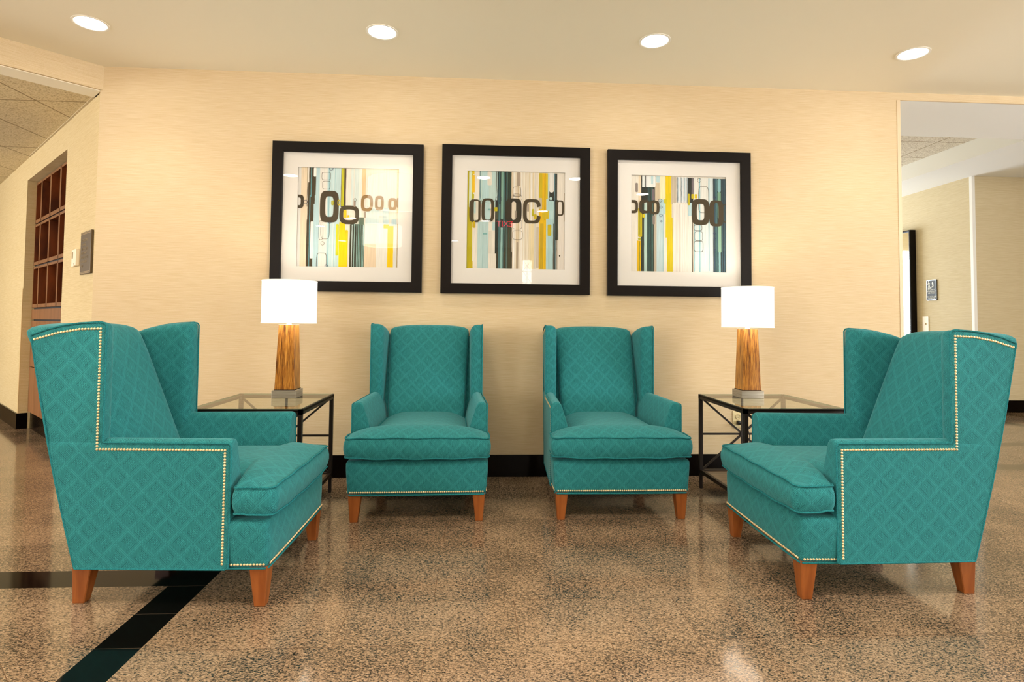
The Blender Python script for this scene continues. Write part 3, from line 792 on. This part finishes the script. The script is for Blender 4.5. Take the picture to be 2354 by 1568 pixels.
def art1(P):     # zoomed source pixels 82..1462 x 90..1470
    R = P.rect
    R(82, 125, 90, 1470, (214, 212, 208)); R(122, 208, 90, 1470, TAN); R(320, 375, 90, 1470, BLUE); R(290, 345, 480, 1470, BLUE); R(375, 480, 90, 1470, (226, 222, 214))
    R(480, 665, 90, 1470, (190, 214, 216)); R(560, 590, 90, 1470, (206, 222, 222)); R(500, 512, 90, 1470, BLUE2); R(580, 586, 90, 1470, BLUE2)
    R(735, 805, 90, 620, (232, 220, 208)); R(805, 915, 90, 680, (206, 218, 214)); R(840, 850, 90, 640, CREAM); R(955, 1005, 90, 480, (226, 194, 148)); R(915, 955, 90, 800, (224, 226, 218)); R(1440, 1462, 90, 700, (236, 212, 170))
    R(228, 322, 90, 480, CHAR); R(218, 312, 300, 600, CHAR); R(213, 298, 560, 860, CHAR); R(208, 268, 820, 1470, CHAR); R(262, 295, 1340, 1470, CHAR); R(290, 326, 88, 218, WHT, 14); R(262, 300, 845, 1360, WHT, 14)
    R(252, 266, 90, 500, (88, 140, 146)); R(240, 252, 480, 1000, (88, 140, 146)); R(242, 254, 980, 1470, (88, 140, 146)); R(204, 210, 90, 640, BRN)
    R(667, 735, 90, 640, BRN); R(672, 710, 90, 625, OLV, 10); R(680, 686, 90, 600, LIME); R(698, 703, 90, 600, LIME)
    R(652, 735, 850, 1470, (240, 204, 0)); R(735, 775, 955, 1470, (244, 196, 14), 14); R(720, 760, 1000, 1470, (240, 204, 0)); R(610, 648, 875, 1315, LIME, 14)
    R(805, 1000, 870, 1470, (70, 84, 72)); R(800, 830, 880, 1470, (60, 58, 40)); R(826, 836, 880, 1470, (196, 214, 208)); R(835, 905, 900, 1470, (52, 56, 46))
    for x in (858, 892, 915, 940, 965, 984): R(x, x+7, 800, 1470, (122, 168, 160) if x % 2 else (160, 196, 188))
    R(925, 990, 775, 880, (92, 110, 94)); R(1000, 1165, 1150, 1470, (224, 202, 172)); R(1165, 1320, 700, 1470, (226, 222, 212)); R(1010, 1195, 640, 865, (196, 214, 214)); R(1250, 1335, 640, 865, (190, 210, 212))
    R(1195, 1250, 640, 1150, (214, 218, 214)); R(1320, 1400, 890, 1470, (240, 198, 8)); R(1400, 1450, 900, 1470, (216, 216, 212)); R(1450, 1458, 860, 1470, (200, 170, 110)); R(1262, 1335, 868, 925, (240, 198, 20), 10)
    R(1370, 1440, 795, 870, (180, 204, 208), 10)
    for a in ((400, 525, 152, 262), (412, 522, 275, 390)): P.ring(*a, 4, BRN, 5)
    P.ring(385, 642, 412, 855, 72, CHAR, 4, 78); P.ring(652, 922, 612, 875, 52, CHAR, 3.2, 56); P.ring(20, 162, 475, 662, 40, CHAR, 4, 40)
    P.ring(160, 214, 548, 602, 5, NAVY, 2); P.ring(538, 572, 546, 614, 14, OLV, 3); P.ring(622, 662, 535, 615, 12, (190, 172, 20), 3)
    P.ring(945, 1110, 460, 692, 40, (150, 118, 76), 3, 42); P.ring(1138, 1258, 468, 672, 36, (150, 118, 76), 3.4, 44); P.ring(1322, 1440, 495, 665, 36, (168, 134, 88), 3, 38); P.ring(1432, 1500, 490, 632, 26, (168, 134, 88), 3, 30)
    R(708, 750, 675, 790, (232, 192, 12), 16); R(762, 790, 748, 788, (232, 192, 12), 8); R(845, 872, 545, 632, (160, 142, 128), 10); P.ring(846, 882, 510, 552, 4, BRN, 2); R(988, 1020, 698, 780, GRY, 14)
    P.ring(500, 556, 75, 126, 5, NAVY, 2); P.ring(508, 544, 840, 872, 5, NAVY, 2); P.ring(405, 456, 1122, 1174, 4, BRN, 2); P.ring(465, 512, 1440, 1490, 6, NAVY, 2)
    P.ring(374, 436, 830, 1100, 4, BRN, 4); P.ring(400, 524, 780, 1088, 4, BRN, 4); P.ring(352, 492, 1280, 1600, 5, BRN, 5)
def art2(P):     # 80..1512 x 80..1498
    R = P.rect
    R(80, 160, 80, 1498, (184, 172, 26)); R(104, 146, 84, 612, (204, 216, 188), 12); R(150, 182, 80, 128, YEL, 8); R(150, 188, 138, 396, (230, 184, 14), 10); R(148, 180, 415, 486, OLV, 10); R(110, 168, 1390, 1498, (190, 170, 16))
    R(255, 520, 80, 560, (184, 208, 204)); R(300, 395, 80, 480, (176, 206, 208)); R(372, 436, 80, 285, (222, 214, 200), 20); R(235, 395, 820, 1498, (178, 204, 204)); R(262, 276, 80, 500, BLUE2); R(176, 240, 520, 680, BLUE); R(310, 415, 520, 800, (180, 208, 208))
    R(395, 440, 950, 1280, (214, 208, 194)); R(450, 495, 820, 940, (176, 204, 206), 10); R(470, 550, 400, 610, (180, 206, 202), 12)
    for x in (262, 500): P.ring(x-2, x+3, 20, 520, 2, BRN, 6)
    P.ring(262, 508, -200, 545, 4, BRN, 5); R(300, 304, 80, 520, (120, 170, 174)); R(312, 316, 820, 1498, (130, 180, 184))
    R(518, 725, 76, 500, DK); R(490, 730, 500, 1280, DK); R(512, 742, 1250, 1498, (56, 52, 38)); R(640, 735, 900, 1498, (66, 60, 42))
    for x, c in ((540, (70, 122, 130)), (556, (40, 84, 92)), (606, (64, 108, 110)), (650, (54, 100, 108)), (676, (34, 60, 54)), (700, (40, 78, 62)), (620, (90, 140, 140)), (662, (110, 150, 140))):
        R(x, x+6, 78, 1498, c)
    R(574, 606, 78, 780, (124, 164, 148), 14); R(572, 602, 900, 1498, (140, 180, 176)); R(545, 566, 560, 1498, (70, 110, 112))
    R(495, 530, 600, 780, (70, 76, 60)); R(478, 522, 604, 664, (184, 172, 20), 10); R(690, 745, 470, 800, DK)
    R(725, 745, 84, 480, TAN); R(808, 855, 84, 286, (166, 150, 134), 14); R(745, 1140, 84, 1498, (224, 214, 196))
    for x, c in ((760, WHT), (800, (206, 186, 152)), (870, WHT), (930, (214, 202, 180)), (985, (222, 206, 168)), (1012, WHT), (1040, (222, 206, 166)), (1070, (206, 200, 190)), (905, (230, 226, 214)), (820, (204, 184, 148))):
        R(x, x+14, 90, 1498, c)
    R(808, 855, 84, 286, (166, 150, 134), 14); R(805, 832, 1108, 1498, (166, 150, 130), 12); R(1095, 1135, 880, 1480, (196, 184, 166), 14); R(1010, 1060, 840, 1498, (224, 208, 166))
    R(1135, 1240, 90, 1498, (222, 178, 10)); R(1135, 1180, 90, 500, (196, 174, 30)); R(1150, 1200, 830, 1498, (190, 158, 24)); R(1130, 1176, 455, 620, (188, 176, 150), 14)
    R(1240, 1350, 92, 1498, (176, 206, 206)); R(1265, 1350, 760, 1498, (166, 198, 200)); R(1232, 1262, 92, 470, (212, 186, 30)); R(1215, 1222, 92, 780, BRN); R(1262, 1318, 842, 1008, (190, 172, 22), 14); R(1180, 1280, 640, 760, (206, 178, 30), 10)
    R(1283, 1400, 92, 500, DK); R(1283, 1350, 60, 372, (222, 220, 216), 30); P.ring(1275, 1338, 430, 492, 12, DK, 2.6); R(1285, 1330, 442, 480, (176, 206, 206), 16); R(1262, 1345, 490, 640, (166, 200, 200), 10)
    R(1358, 1382, 92, 1498, (110, 148, 160)); R(1378, 1412, 480, 1070, (48, 52, 40)); R(1345, 1358, 830, 1498, BRN); R(1366, 1378, 92, 1498, DK); R(1388, 1398, 1070, 1498, DK); R(1400, 1512, 92, 480, (220, 212, 200)); R(1415, 1512, 480, 1498, (216, 208, 198)); R(1500, 1510, 380, 800, (150, 130, 100))
    P.ring(112, 275, 495, 830, 62, CHAR, 4, 24); R(178, 244, 520, 800, (206, 204, 184), 24); R(180, 214, 530, 700, (170, 200, 198)); R(240, 275, 510, 800, CHAR); R(205, 243, 515, 795, (214, 206, 190), 18)
    P.ring(290, 476, 478, 818, 44, CHAR, 4, 28); P.ring(640, 878, 470, 832, 84, (44, 42, 32), 4, 46); R(730, 795, 520, 775, (216, 204, 184), 26); R(780, 802, 650, 760, GRY, 10)
    P.ring(898, 1158, 475, 832, 54, CHAR, 4, 42, gap=lambda x, y: x > 1110 and 600 < y < 705)
    P.ring(1385, 1500, 484, 712, 26, CHAR, 4, 22); R(1030, 1062, 620, 724, OLV, 12); R(1062, 1098, 695, 768, (204, 178, 20), 12); R(960, 985, 545, 660, GRY, 10); R(162, 200, 820, 910, (196, 166, 20), 12)
    P.ring(498, 584, 440, 526, 4, NAVY, 2); P.ring(745, 866, 300, 440, 4, BRN, 4); P.ring(742, 864, 402, 448, 4, BRN, 3); P.ring(742, 884, 420, 500, 3, BRN, 3); P.ring(740, 885, 780, 920, 4, BRN, 4); P.ring(744, 894, 938, 1072, 4, BRN, 4)
    R(1432, 1452, 1285, 1310, CHAR, 8); R(314, 378, 985, 1003, (120, 174, 172)); R(390, 425, 630, 652, (120, 172, 172))
def art3(P):     # 60..1448 x 75..1508
    R = P.rect
    R(60, 205, 75, 1508, (222, 216, 204)); R(165, 205, 75, 560, TAN); R(385, 425, 75, 1508, (184, 172, 152)); R(418, 500, 180, 440, (200, 184, 156)); R(425, 500, 75, 176, BLUE, 14); R(480, 570, 75, 430, (226, 222, 184), 14)
    R(205, 300, 75, 255, (220, 224, 222)); R(205, 220, 75, 460, DK); R(264, 276, 75, 460, DK); R(276, 415, 75, 250, (222, 224, 222), 22); R(350, 380, 75, 200, BLUE)
    R(205, 405, 250, 480, DK); R(198, 250, 460, 1508, (46, 56, 48)); R(248, 296, 500, 1508, (176, 204, 196)); R(292, 390, 430, 1508, (40, 56, 52))
    for x, c in ((305, (70, 120, 124)), (318, (36, 78, 82)), (332, (80, 128, 126)), (352, (52, 92, 92)), (368, (90, 136, 130))): R(x, x+6, 255, 1508, c)
    R(160, 218, 560, 1000, (190, 172, 14), 20); R(148, 200, 1052, 1508, (222, 178, 10)); R(176, 186, 1060, 1508, (120, 128, 30)); R(180, 190, 620, 960, (146, 146, 30)); R(160, 200, 1008, 1044, OLV, 16); R(222, 260, 652, 706, (204, 186, 20), 10); R(360, 398, 280, 442, (112, 100, 108), 14); R(372, 405, 670, 806, (136, 124, 118), 12); R(120, 158, 188, 328, (134, 124, 118), 16)
    R(430, 525, 560, 1508, (186, 208, 212)); R(520, 545, 560, 1508, (132, 182, 194)); R(470, 570, 430, 655, (178, 206, 212)); R(530, 600, 650, 1508, (224, 218, 206))
    R(562, 652, 75, 1000, (216, 194, 18)); R(580, 665, 700, 1508, (212, 190, 22)); R(600, 680, 1200, 1508, (208, 188, 28)); R(566, 600, 75, 345, (240, 196, 8)); R(620, 640, 75, 330, (240, 200, 20)); R(650, 680, 320, 486, (206, 184, 22), 10); R(540, 582, 422, 490, (200, 186, 26), 12)
    R(645, 715, 85, 500, (190, 178, 158)); R(668, 950, 480, 1508, (224, 218, 208)); R(725, 890, 88, 470, (220, 224, 226))
    for x in (690, 720, 760, 790, 822, 850, 885, 915): R(x, x+9, 500, 1508, (234, 230, 224) if x % 4 else (206, 196, 186))
    for x in (735, 788, 830, 874): R(x, x+7, 90, 470, (46, 60, 66)); R(x+7, x+22, 100, 440, (190, 206, 214))
    R(888, 968, 95, 470, (44, 50, 48)); R(944, 976, 95, 340, (110, 102, 108)); R(976, 1190, 98, 1508, (224, 224, 218)); R(890, 945, 470, 670, BLUE); R(888, 946, 670, 1508, (226, 222, 214), 20); R(886, 920, 336, 508, (184, 170, 20), 12); R(940, 982, 338, 408, (190, 176, 24), 10); R(990, 1024, 338, 404, (216, 190, 16), 10)
    R(975, 990, 780, 1500, (150, 192, 200)); R(990, 1190, 800, 1490, (212, 222, 222)); R(1056, 1072, 98, 1508, (136, 188, 200)); R(1190, 1260, 98, 1508, (206, 218, 220)); R(1192, 1206, 98, 1490, (140, 184, 196)); R(948, 958, 750, 1508, BRN)
    R(1262, 1448, 100, 1508, (40, 58, 64))
    for x, c in ((1275, (60, 84, 110)), (1292, (60, 104, 112)), (1312, (80, 130, 136)), (1390, (60, 96, 110)), (1405, (36, 56, 70)), (1418, (70, 104, 124)), (1432, (60, 90, 104))): R(x, x+9, 104, 1508, c)
    R(1328, 1376, 104, 300, (130, 176, 182), 16); R(1328, 1375, 300, 700, (118, 160, 132), 16); R(1336, 1380, 760, 1210, (140, 180, 156), 16); R(1340, 1370, 1205, 1508, (136, 182, 186))
    P.ring(0, 158, 446, 645, 36, CHAR, 3.4, 40); P.ring(175, 330, 440, 645, 38, CHAR, 3.6, 46); P.ring(320, 472, 448, 655, 42, CHAR, 3.6, 34); R(262, 290, 480, 605, (186, 210, 202), 12); R(396, 426, 492, 622, (206, 192, 164), 12)
    P.ring(945, 1205, 412, 802, 74, CHAR, 4, 72); P.ring(1202, 1412, 425, 820, 72, CHAR, 4, 40); P.ring(1400, 1500, 480, 760, 14, CHAR, 4, 14)
    for a in ((452, 510, 420, 472), (474, 514, 525, 566), (468, 516, 648, 692), (484, 514, 744, 772)): P.ring(*a, 5, NAVY, 2)
    P.ring(1026, 1086, 98, 164, 5, BRN, 2); P.ring(1042, 1198, 218, 620, 5, BRN, 4.5); P.ring(975, 1098, 802, 888, 5, BRN, 4); P.ring(985, 1106, 898, 1042, 4, BRN, 4.5); P.ring(975, 1114, 1042, 1205, 5, BRN, 4.5)
    for a in ((1258, 1300, 905, 940), (1262, 1300, 985, 1015), (1275, 1300, 1155, 1178), (1262, 1300, 370, 400)): P.ring(*a, 6, NAVY, 2)
def framed(x0, x1, z0, z1, fn, m4, label, idx):
    W_ = x1-x0; H_ = z1-z0; cx, cz = (x0+x1)/2, (z0+z1)/2
    root = empty('framed_print', (cx, -.002, cz)); tag(root, label, 'picture', 'three square framed abstract prints')
    bm = bmesh.new(); f = .0705; d0, d1 = 0, -.036
    def ringq(a, y, b_): return [(-a, y, -b_), (a, y, -b_), (a, y, b_), (-a, y, b_)]
    hw, hh = W_/2, H_/2
    loft(bm, [ringq(hw, d0, hh), ringq(hw, d1+.002, hh), ringq(hw-.002, d1, hh-.002), ringq(hw-f+.003, d1, hh-f+.003), ringq(hw-f, d1+.003, hh-f), ringq(hw-f, -.008, hh-f)], cap=False)
    fin('frame', bm, BLACKF, root)
    bm = bmesh.new()
    a = hw-f+.004; b_ = hh-f+.004; ph = .3425
    loft(bm, [ringq(a, -.012, b_), ringq(ph+.002, -.012, ph+.002), ringq(ph, -.0095, ph)], cap=False)
    mb = fin('mat_board', bm, MATB, root)
    bm = bmesh.new(); B(bm, -a, a, -.004, -.002, -b_, b_); fin('backing', bm, BRN_B, root)
    P = Print(.685, *m4); fn(P); pr = P.build(root, INK); pr.location = (0, -.0045, 0)
    bm = bmesh.new(); B(bm, -a+.002, a-.002, -.026, -.024, -b_+.002, b_-.002); fin('glazing', bm, GLAZE, root)
BRN_B = mat('backing board', srgb(150, 130, 100), .9)
framed(-1.4215, -.3965, 1.262, 2.290, art1, (82, 1462, 90, 1470), 'square black framed abstract print above the left lamp, leftmost of three', 0)
framed(-.267, .7715, 1.260, 2.298, art2, (80, 1512, 80, 1498), 'square black framed abstract print in the middle of the row of three', 1)
framed(.8975, 1.930, 1.258, 2.293, art3, (60, 1448, 75, 1508), 'square black framed abstract print above the right lamp, rightmost of three', 2)

# ------------------------------------------------------------------ recessed lights
DL = []
def downlight(x, y, label, z=ZC, power=DOWN_W, spot=True, group='recessed ceiling downlights'):
    root = empty('downlight', (x, y, z)); tag(root, label, 'ceiling light', group)
    bm = bmesh.new(); lathe(bm, [(.080, -.0005), (.095, -.0005), (.095, -.004), (.088, -.006), (.080, -.003), (.080, -.0005)], 40)
    fin('trim_ring', bm, RING, root, 50)
    bm = bmesh.new(); R = lathe(bm, [(.080, -.002), (.05, -.004), (.001, -.005)], 40)
    fin('lens', bm, BULB, root, 60)
    if spot:
        d = bpy.data.lights.new('downlight_beam', 'SPOT'); d.energy = power; d.color = (1, .93, .83); d.spot_size = math.radians(122); d.spot_blend = .85; d.shadow_soft_size = .05
        o = bpy.data.objects.new('downlight_beam', d); COL.objects.link(o); o.location = (x, y, z-.02)
for i, (x, y) in enumerate([(-2.279, -.60), (-.594, -.625), (1.048, -.64), (2.715, -.60)]):
    downlight(x, y, 'recessed downlight in the ceiling, ' + ['far left, near the angled beam', 'above the left and middle pictures', 'above the right picture', 'far right, by the corridor opening'][i], power=DOWN_W*.29)
for x, y, l in [(-2.24, -2.97, 'far left of the left picture glass'), (.04, -2.86, 'top left of the middle picture glass'), (1.135, -2.82, 'top right of the middle picture glass'), (2.14, -3.54, 'left of the right picture glass'),
                (-2.13, -5.78, 'among the rings of the left picture glass'), (.10, -5.79, 'low centre left of the middle picture glass'), (.96, -4.85, 'over the yellow stripe of the middle picture glass'), (-2.87, -6.66, 'over the blue stripes of the left picture glass'),
                (-2.92, -8.57, 'lowest on the yellow stripe of the left picture glass'), (-.53, -8.27, 'on the left mat of the middle picture glass')]:
    downlight(x, y, 'recessed downlight reflected ' + l, group='recessed downlights behind the viewer')

# ------------------------------------------------------------------ pendants reflected in the left picture, and two added for fill
def pendant(x, y, z0, z1, r, label):
    root = empty('drum_pendant', (x, y, z0)); tag(root, label, 'pendant light', 'drum pendants behind the viewer')
    h = z1-z0
    bm = bmesh.new(); lathe(bm, [(r, 0), (r+.002, h/2), (r, h), (r-.004, h), (r-.004, 0), (r, 0)], 56); fin('pendant_shade', bm, PEND, root, 60)
    bm = bmesh.new(); lathe(bm, [(.001, .012), (r-.02, .012)], 56); fin('diffuser', bm, mat('pendant diffuser', srgb(250, 236, 205), .8, emit=PEND_E*.8, ecol=(1, .88, .66, 1)), root)
    bm = bmesh.new(); lathe(bm, [(.006, .01), (.006, ZC-z0)], 12); lathe(bm, [(.06, ZC-z0-.02), (.06, ZC-z0)], 24); fin('stem', bm, STEEL, root)
pendant(-.95, -2.75, 2.39, 2.70, .34, 'large lit drum pendant reflected in the upper right of the left picture')
pendant(-1.58, -5.55, 2.30, 2.62, .31, 'smaller lit drum pendant reflected in the lower right of the left picture')

pendant(4.9, -3.3, 2.35, 2.66, .34, 'added fill light shaped as a drum pendant, unseen, right of the viewer')  # added to raise the room's fill light, out of view
pendant(-3.7, -3.2, 2.35, 2.66, .34, 'added fill light shaped as a drum pendant, unseen, left of the viewer')  # matching added fill on the left, also unseen

# ------------------------------------------------------------------ exit sign behind the viewer, reflected in the middle picture
root = empty('exit_sign', (.40, -5.05, 2.60)); tag(root, 'red EXIT sign with arrow, reflected in the dark stripes of the middle picture', 'sign')
bm = bmesh.new(); B(bm, -.15, .15, -.02, .02, -.085, .085, bev=.004); B(bm, -.01, .01, -.01, .01, .085, .18); fin('housing', bm, mat('exit sign housing', srgb(225, 215, 195), .5), root)
text('lettering', 'EXIT', .125, RED_E, (-.015, .0205, 0), (PI/2, 0, PI), root)
text('arrow', '<', .10, RED_E, (.115, .0205, 0), (PI/2, 0, PI), root)

# ------------------------------------------------------------------ wall fittings
# directory plaque and thermostat on the 45 degree wall
def on_left(name, s, z):
    root = empty(name, LW(s, 0, z), math.radians(-45)); return root     # local x runs towards the corner, local -y out of the wall
pq = on_left('directory_sign', .235, 1.522); tag(pq, 'dark bronze directory plaque with seven raised lines, near the corner of the angled wall', 'sign')
bm = bmesh.new(); B(bm, -.138, .138, -.016, -.001, -.150, .150, bev=.002); fin('plate', bm, PLAQ, pq)
bm = bmesh.new()
for z in (-.143, -.134, .134, .143): B(bm, -.130, .130, -.0175, -.016, z-.002, z+.002)
fin('rim_line', bm, PLAQ_E, pq)
for k, body in enumerate(['CORRIDORS', 'LOUNGE', 'FITNESS CTR', 'GIFT MART', 'BUSINESS CTR', 'POOL AREA', 'EXIT']):
    text('text_line', '\u2022 '+body, .027, PLAQ_T, (-.115, -.0165, .088-k*.030), (PI/2, 0, 0), pq, 'LEFT', .0008)
th = on_left('thermostat', .535, 1.505); tag(th, 'ivory wall thermostat with small display, left of the directory plaque', 'thermostat')
bm = bmesh.new(); B(bm, -.085, .0, -.018, -.001, -.062, .062, bev=.003); fin('back_plate', bm, WHITE_P, th)
bm = bmesh.new(); B(bm, .0, .078, -.026, -.001, -.060, .062, bev=.003); fin('cover', bm, WHITE_P, th)
bm = bmesh.new(); B(bm, -.070, -.018, -.0195, -.018, -.002, .046); fin('display', bm, LCD, th)
bm = bmesh.new(); B(bm, .030, .046, -.0268, -.026, -.052, -.040); fin('mark', bm, mat('small brown mark', srgb(150, 110, 80), .5), th)
# outlet with plug and cord behind the right table
ot = empty('wall_outlet', (1.838, 0, .392)); tag(ot, 'cream double wall outlet behind the right side table', 'outlet')
bm = bmesh.new(); B(bm, -.036, .036, -.006, -.0005, -.060, .060, bev=.003); fin('cover_plate', bm, IVORY, ot)
for z in (.021, -.021):
    bm = bmesh.new(); R = lathe(bm, [(.001, 0), (.0165, 0), (.0165, -.003)], 20)
    for r in R:
        for v in r: v.co = Vector((v.co.x, -.0085-v.co.z*-1-0.0, v.co.y+z))
    for dx in (-.006, .006): B(bm, dx-.001, dx+.001, -.0098, -.008, z, z+.008, 1)
    B(bm, -.002, .002, -.0098, -.008, z-.010, z-.006, 1)
    fin('socket', bm, [IVORY, CORD], ot)
pg = empty('power_plug', (1.838, -.009, .371)); tag(pg, 'black plug with cord, pushed into the lower socket of the wall outlet', 'plug')
bm = bmesh.new(); B(bm, -.013, .013, -.030, -.0005, -.013, .013, bev=.005); fin('plug_body', bm, CORD, pg, 40)
bm = bmesh.new(); tube(bm, [(0, -.028, 0), (.015, -.040, -.006), (.045, -.04, -.03), (.07, -.03, -.08), (.075, -.02, -.18), (.06, -.02, -.300), (.05, -.03, -.362)], .004, 8); fin('cord', bm, CORD, pg, 60)

# mirror, stair sign and switch on the corridor wall (faces -x)
def on_right(name, y, z): return empty(name, (6.23, y, z), -PI/2)      # local x = -y world, local -y = -x world
mr = on_right('wall_mirror', 4.55, 1.35); tag(mr, 'tall dark framed mirror on the corridor wall, cut off by the opening edge', 'mirror')
W2, H2 = .63, 1.10
bm = bmesh.new(); f = .07
def rq(a, y, b_): return [(-a, y, -b_), (a, y, -b_), (a, y, b_), (-a, y, b_)]
loft(bm, [rq(W2, -.001, H2), rq(W2, -.085, H2), rq(W2-.015, -.088, H2-.015), rq(W2-.03, -.082, H2-.03), rq(W2-.03, -.075, H2-.03)], cap=False); fin('frame', bm, BLACKF, mr)
bm = bmesh.new(); B(bm, -W2+.03, W2-.03, -.078, -.070, -H2+.03, H2-.03); fin('mirror_glass', bm, MIRR, mr)
sg = on_right('stair_sign', 3.63, 1.57); tag(sg, 'small grey emergency stairs sign on the corridor wall right of the mirror', 'sign')
bm = bmesh.new(); B(bm, -.088, .088, -.012, -.001, -.142, .142, bev=.001); fin('plate', bm, SIGN_G, sg)
bm = bmesh.new()
for a in ((-.088, .088, .132, .142), (-.088, .088, -.142, -.132), (-.088, -.080, -.142, .142), (.080, .088, -.142, .142)): B(bm, a[0], a[1], -.0135, -.012, a[2], a[3])
fin('rim', bm, SIGN_S, sg)
bm = bmesh.new()                                          # pictogram: walking person, flame, steps
def pl(P):
    vs = [bm.verts.new((x, -.0135, z)) for x, z in P]; bm.faces.new(vs)
pl([(-.050+.010*math.cos(a*PI/5), .118+.011*math.sin(a*PI/5)) for a in range(10)])
pl([(-.058, .104), (-.034, .104), (-.030, .070), (-.050, .068)])
pl([(-.058, .104), (-.070, .078), (-.064, .076), (-.052, .096)]); pl([(-.034, .104), (-.016, .086), (-.020, .081), (-.038, .094)])
pl([(-.050, .070), (-.040, .070), (-.052, .038), (-.062, .038)]); pl([(-.044, .072), (-.032, .072), (-.020, .040), (-.030, .040)])
pl([(.012, .078), (.008, .090), (.018, .120), (.024, .108), (.034, .098), (.040, .078), (.030, .068), (.020, .068)])
pl([(-.062, .024), (-.062, .034), (-.008, .034), (-.008, .046), (.014, .046), (.014, .058), (.042, .058), (.042, .050), (.022, .050), (.022, .036), (0, .036), (0, .024)])
fin('pictogram', bm, SIGN_W, sg)
for k, (body, z) in enumerate([('IN CASE OF', .006), ('EMERGENCY', -.018), ('USE STAIRS', -.042), ('DO NOT USE', -.092), ('ELEVATOR', -.114)]):
    text('text_line', body, .025, SIGN_W, (0, -.0125, z), (PI/2, 0, 0), sg, 'CENTER', .0008)
sw = on_right('light_switch', 3.755, 1.105); tag(sw, 'cream switch plate low beside the mirror on the corridor wall', 'switch')
bm = bmesh.new(); B(bm, -.055, .055, -.008, -.001, -.105, .105, bev=.002); fin('switch_plate', bm, WHITE_P, sw)
bm = bmesh.new(); B(bm, -.007, .007, -.022, -.008, -.010, .012, bev=.002); fin('toggle', bm, WHITE_P, sw)

# ------------------------------------------------------------------ bookcase in the niche
bk = empty('bookcase', LW((NS0+NS1)/2, 0, 0)); tag(bk, 'brown cherry bookcase of square pigeonholes built into the angled wall niche', 'bookcase')
def KB(bm, *a, **k):
    LB(bm, *a, **k)
def kfin(name, bm, m):
    o = fin(name, bm, m, bk); o.location = -bk.location; return o
E0 = .07; COLS = [NS1, 2.33, 1.94, 1.55, 1.16, NS0+.001]
ROWS = [(1.985, 2.385), (1.575, 1.972), (1.165, 1.560)]
bm = bmesh.new(); KB(bm, NS0+.001, NS1-.001, E0+.0195, .45, .15, 1.164)
kfin('carcass', bm, GAPM)
bm = bmesh.new(); KB(bm, NS0+.001, NS1-.001, E0+.012, .45, 1.561, 1.574)
kfin('shelf_gap', bm, GAPM)
bm = bmesh.new(); KB(bm, NS0+.001, NS1-.001, E0+.012, .45, 1.973, 1.984)
kfin('shelf_gap', bm, GAPM)
bm = bmesh.new(); KB(bm, NS0+.001, NS1-.001, E0+.012, .45, 2.386, 2.398)
kfin('shelf_gap', bm, GAPM)
bm = bmesh.new(); KB(bm, NS0+.001, NS1-.001, .38, .40, 1.165, 2.385); kfin('back_panel', bm, CAB_IN)
for z0, z1 in ROWS:
    for a, b_ in zip(COLS, COLS[1:]):
        if a-b_ < .03: continue
        t_ = .022; bm = bmesh.new(); s0, s1 = b_+.002, a-.002
        KB(bm, s0, s0+t_, E0, .38, z0, z1); KB(bm, s1-t_, s1, E0, .38, z0, z1); KB(bm, s0, s1, E0, .38, z0, z0+t_+.01); KB(bm, s0, s1, E0, .38, z1-t_, z1)
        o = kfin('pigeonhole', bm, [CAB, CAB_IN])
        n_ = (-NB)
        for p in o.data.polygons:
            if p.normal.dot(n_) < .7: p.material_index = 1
bm = bmesh.new(); KB(bm, NS0+.002, NS1-.002, E0, E0+.02, 1.052, 1.148); kfin('drawer_front', bm, CAB)
for z0, z1 in ((.60, 1.036), (.165, .592)):
    for a, b_ in zip(COLS, COLS[1:]):
        bm = bmesh.new(); KB(bm, b_+.002, a-.002, E0, E0+.02, z0, z1); kfin('door', bm, CAB)
bm = bmesh.new(); KB(bm, NS0+.001, NS1-.001, E0+.02, E0+.04, .0, .155); kfin('toe_kick', bm, BASE_M)
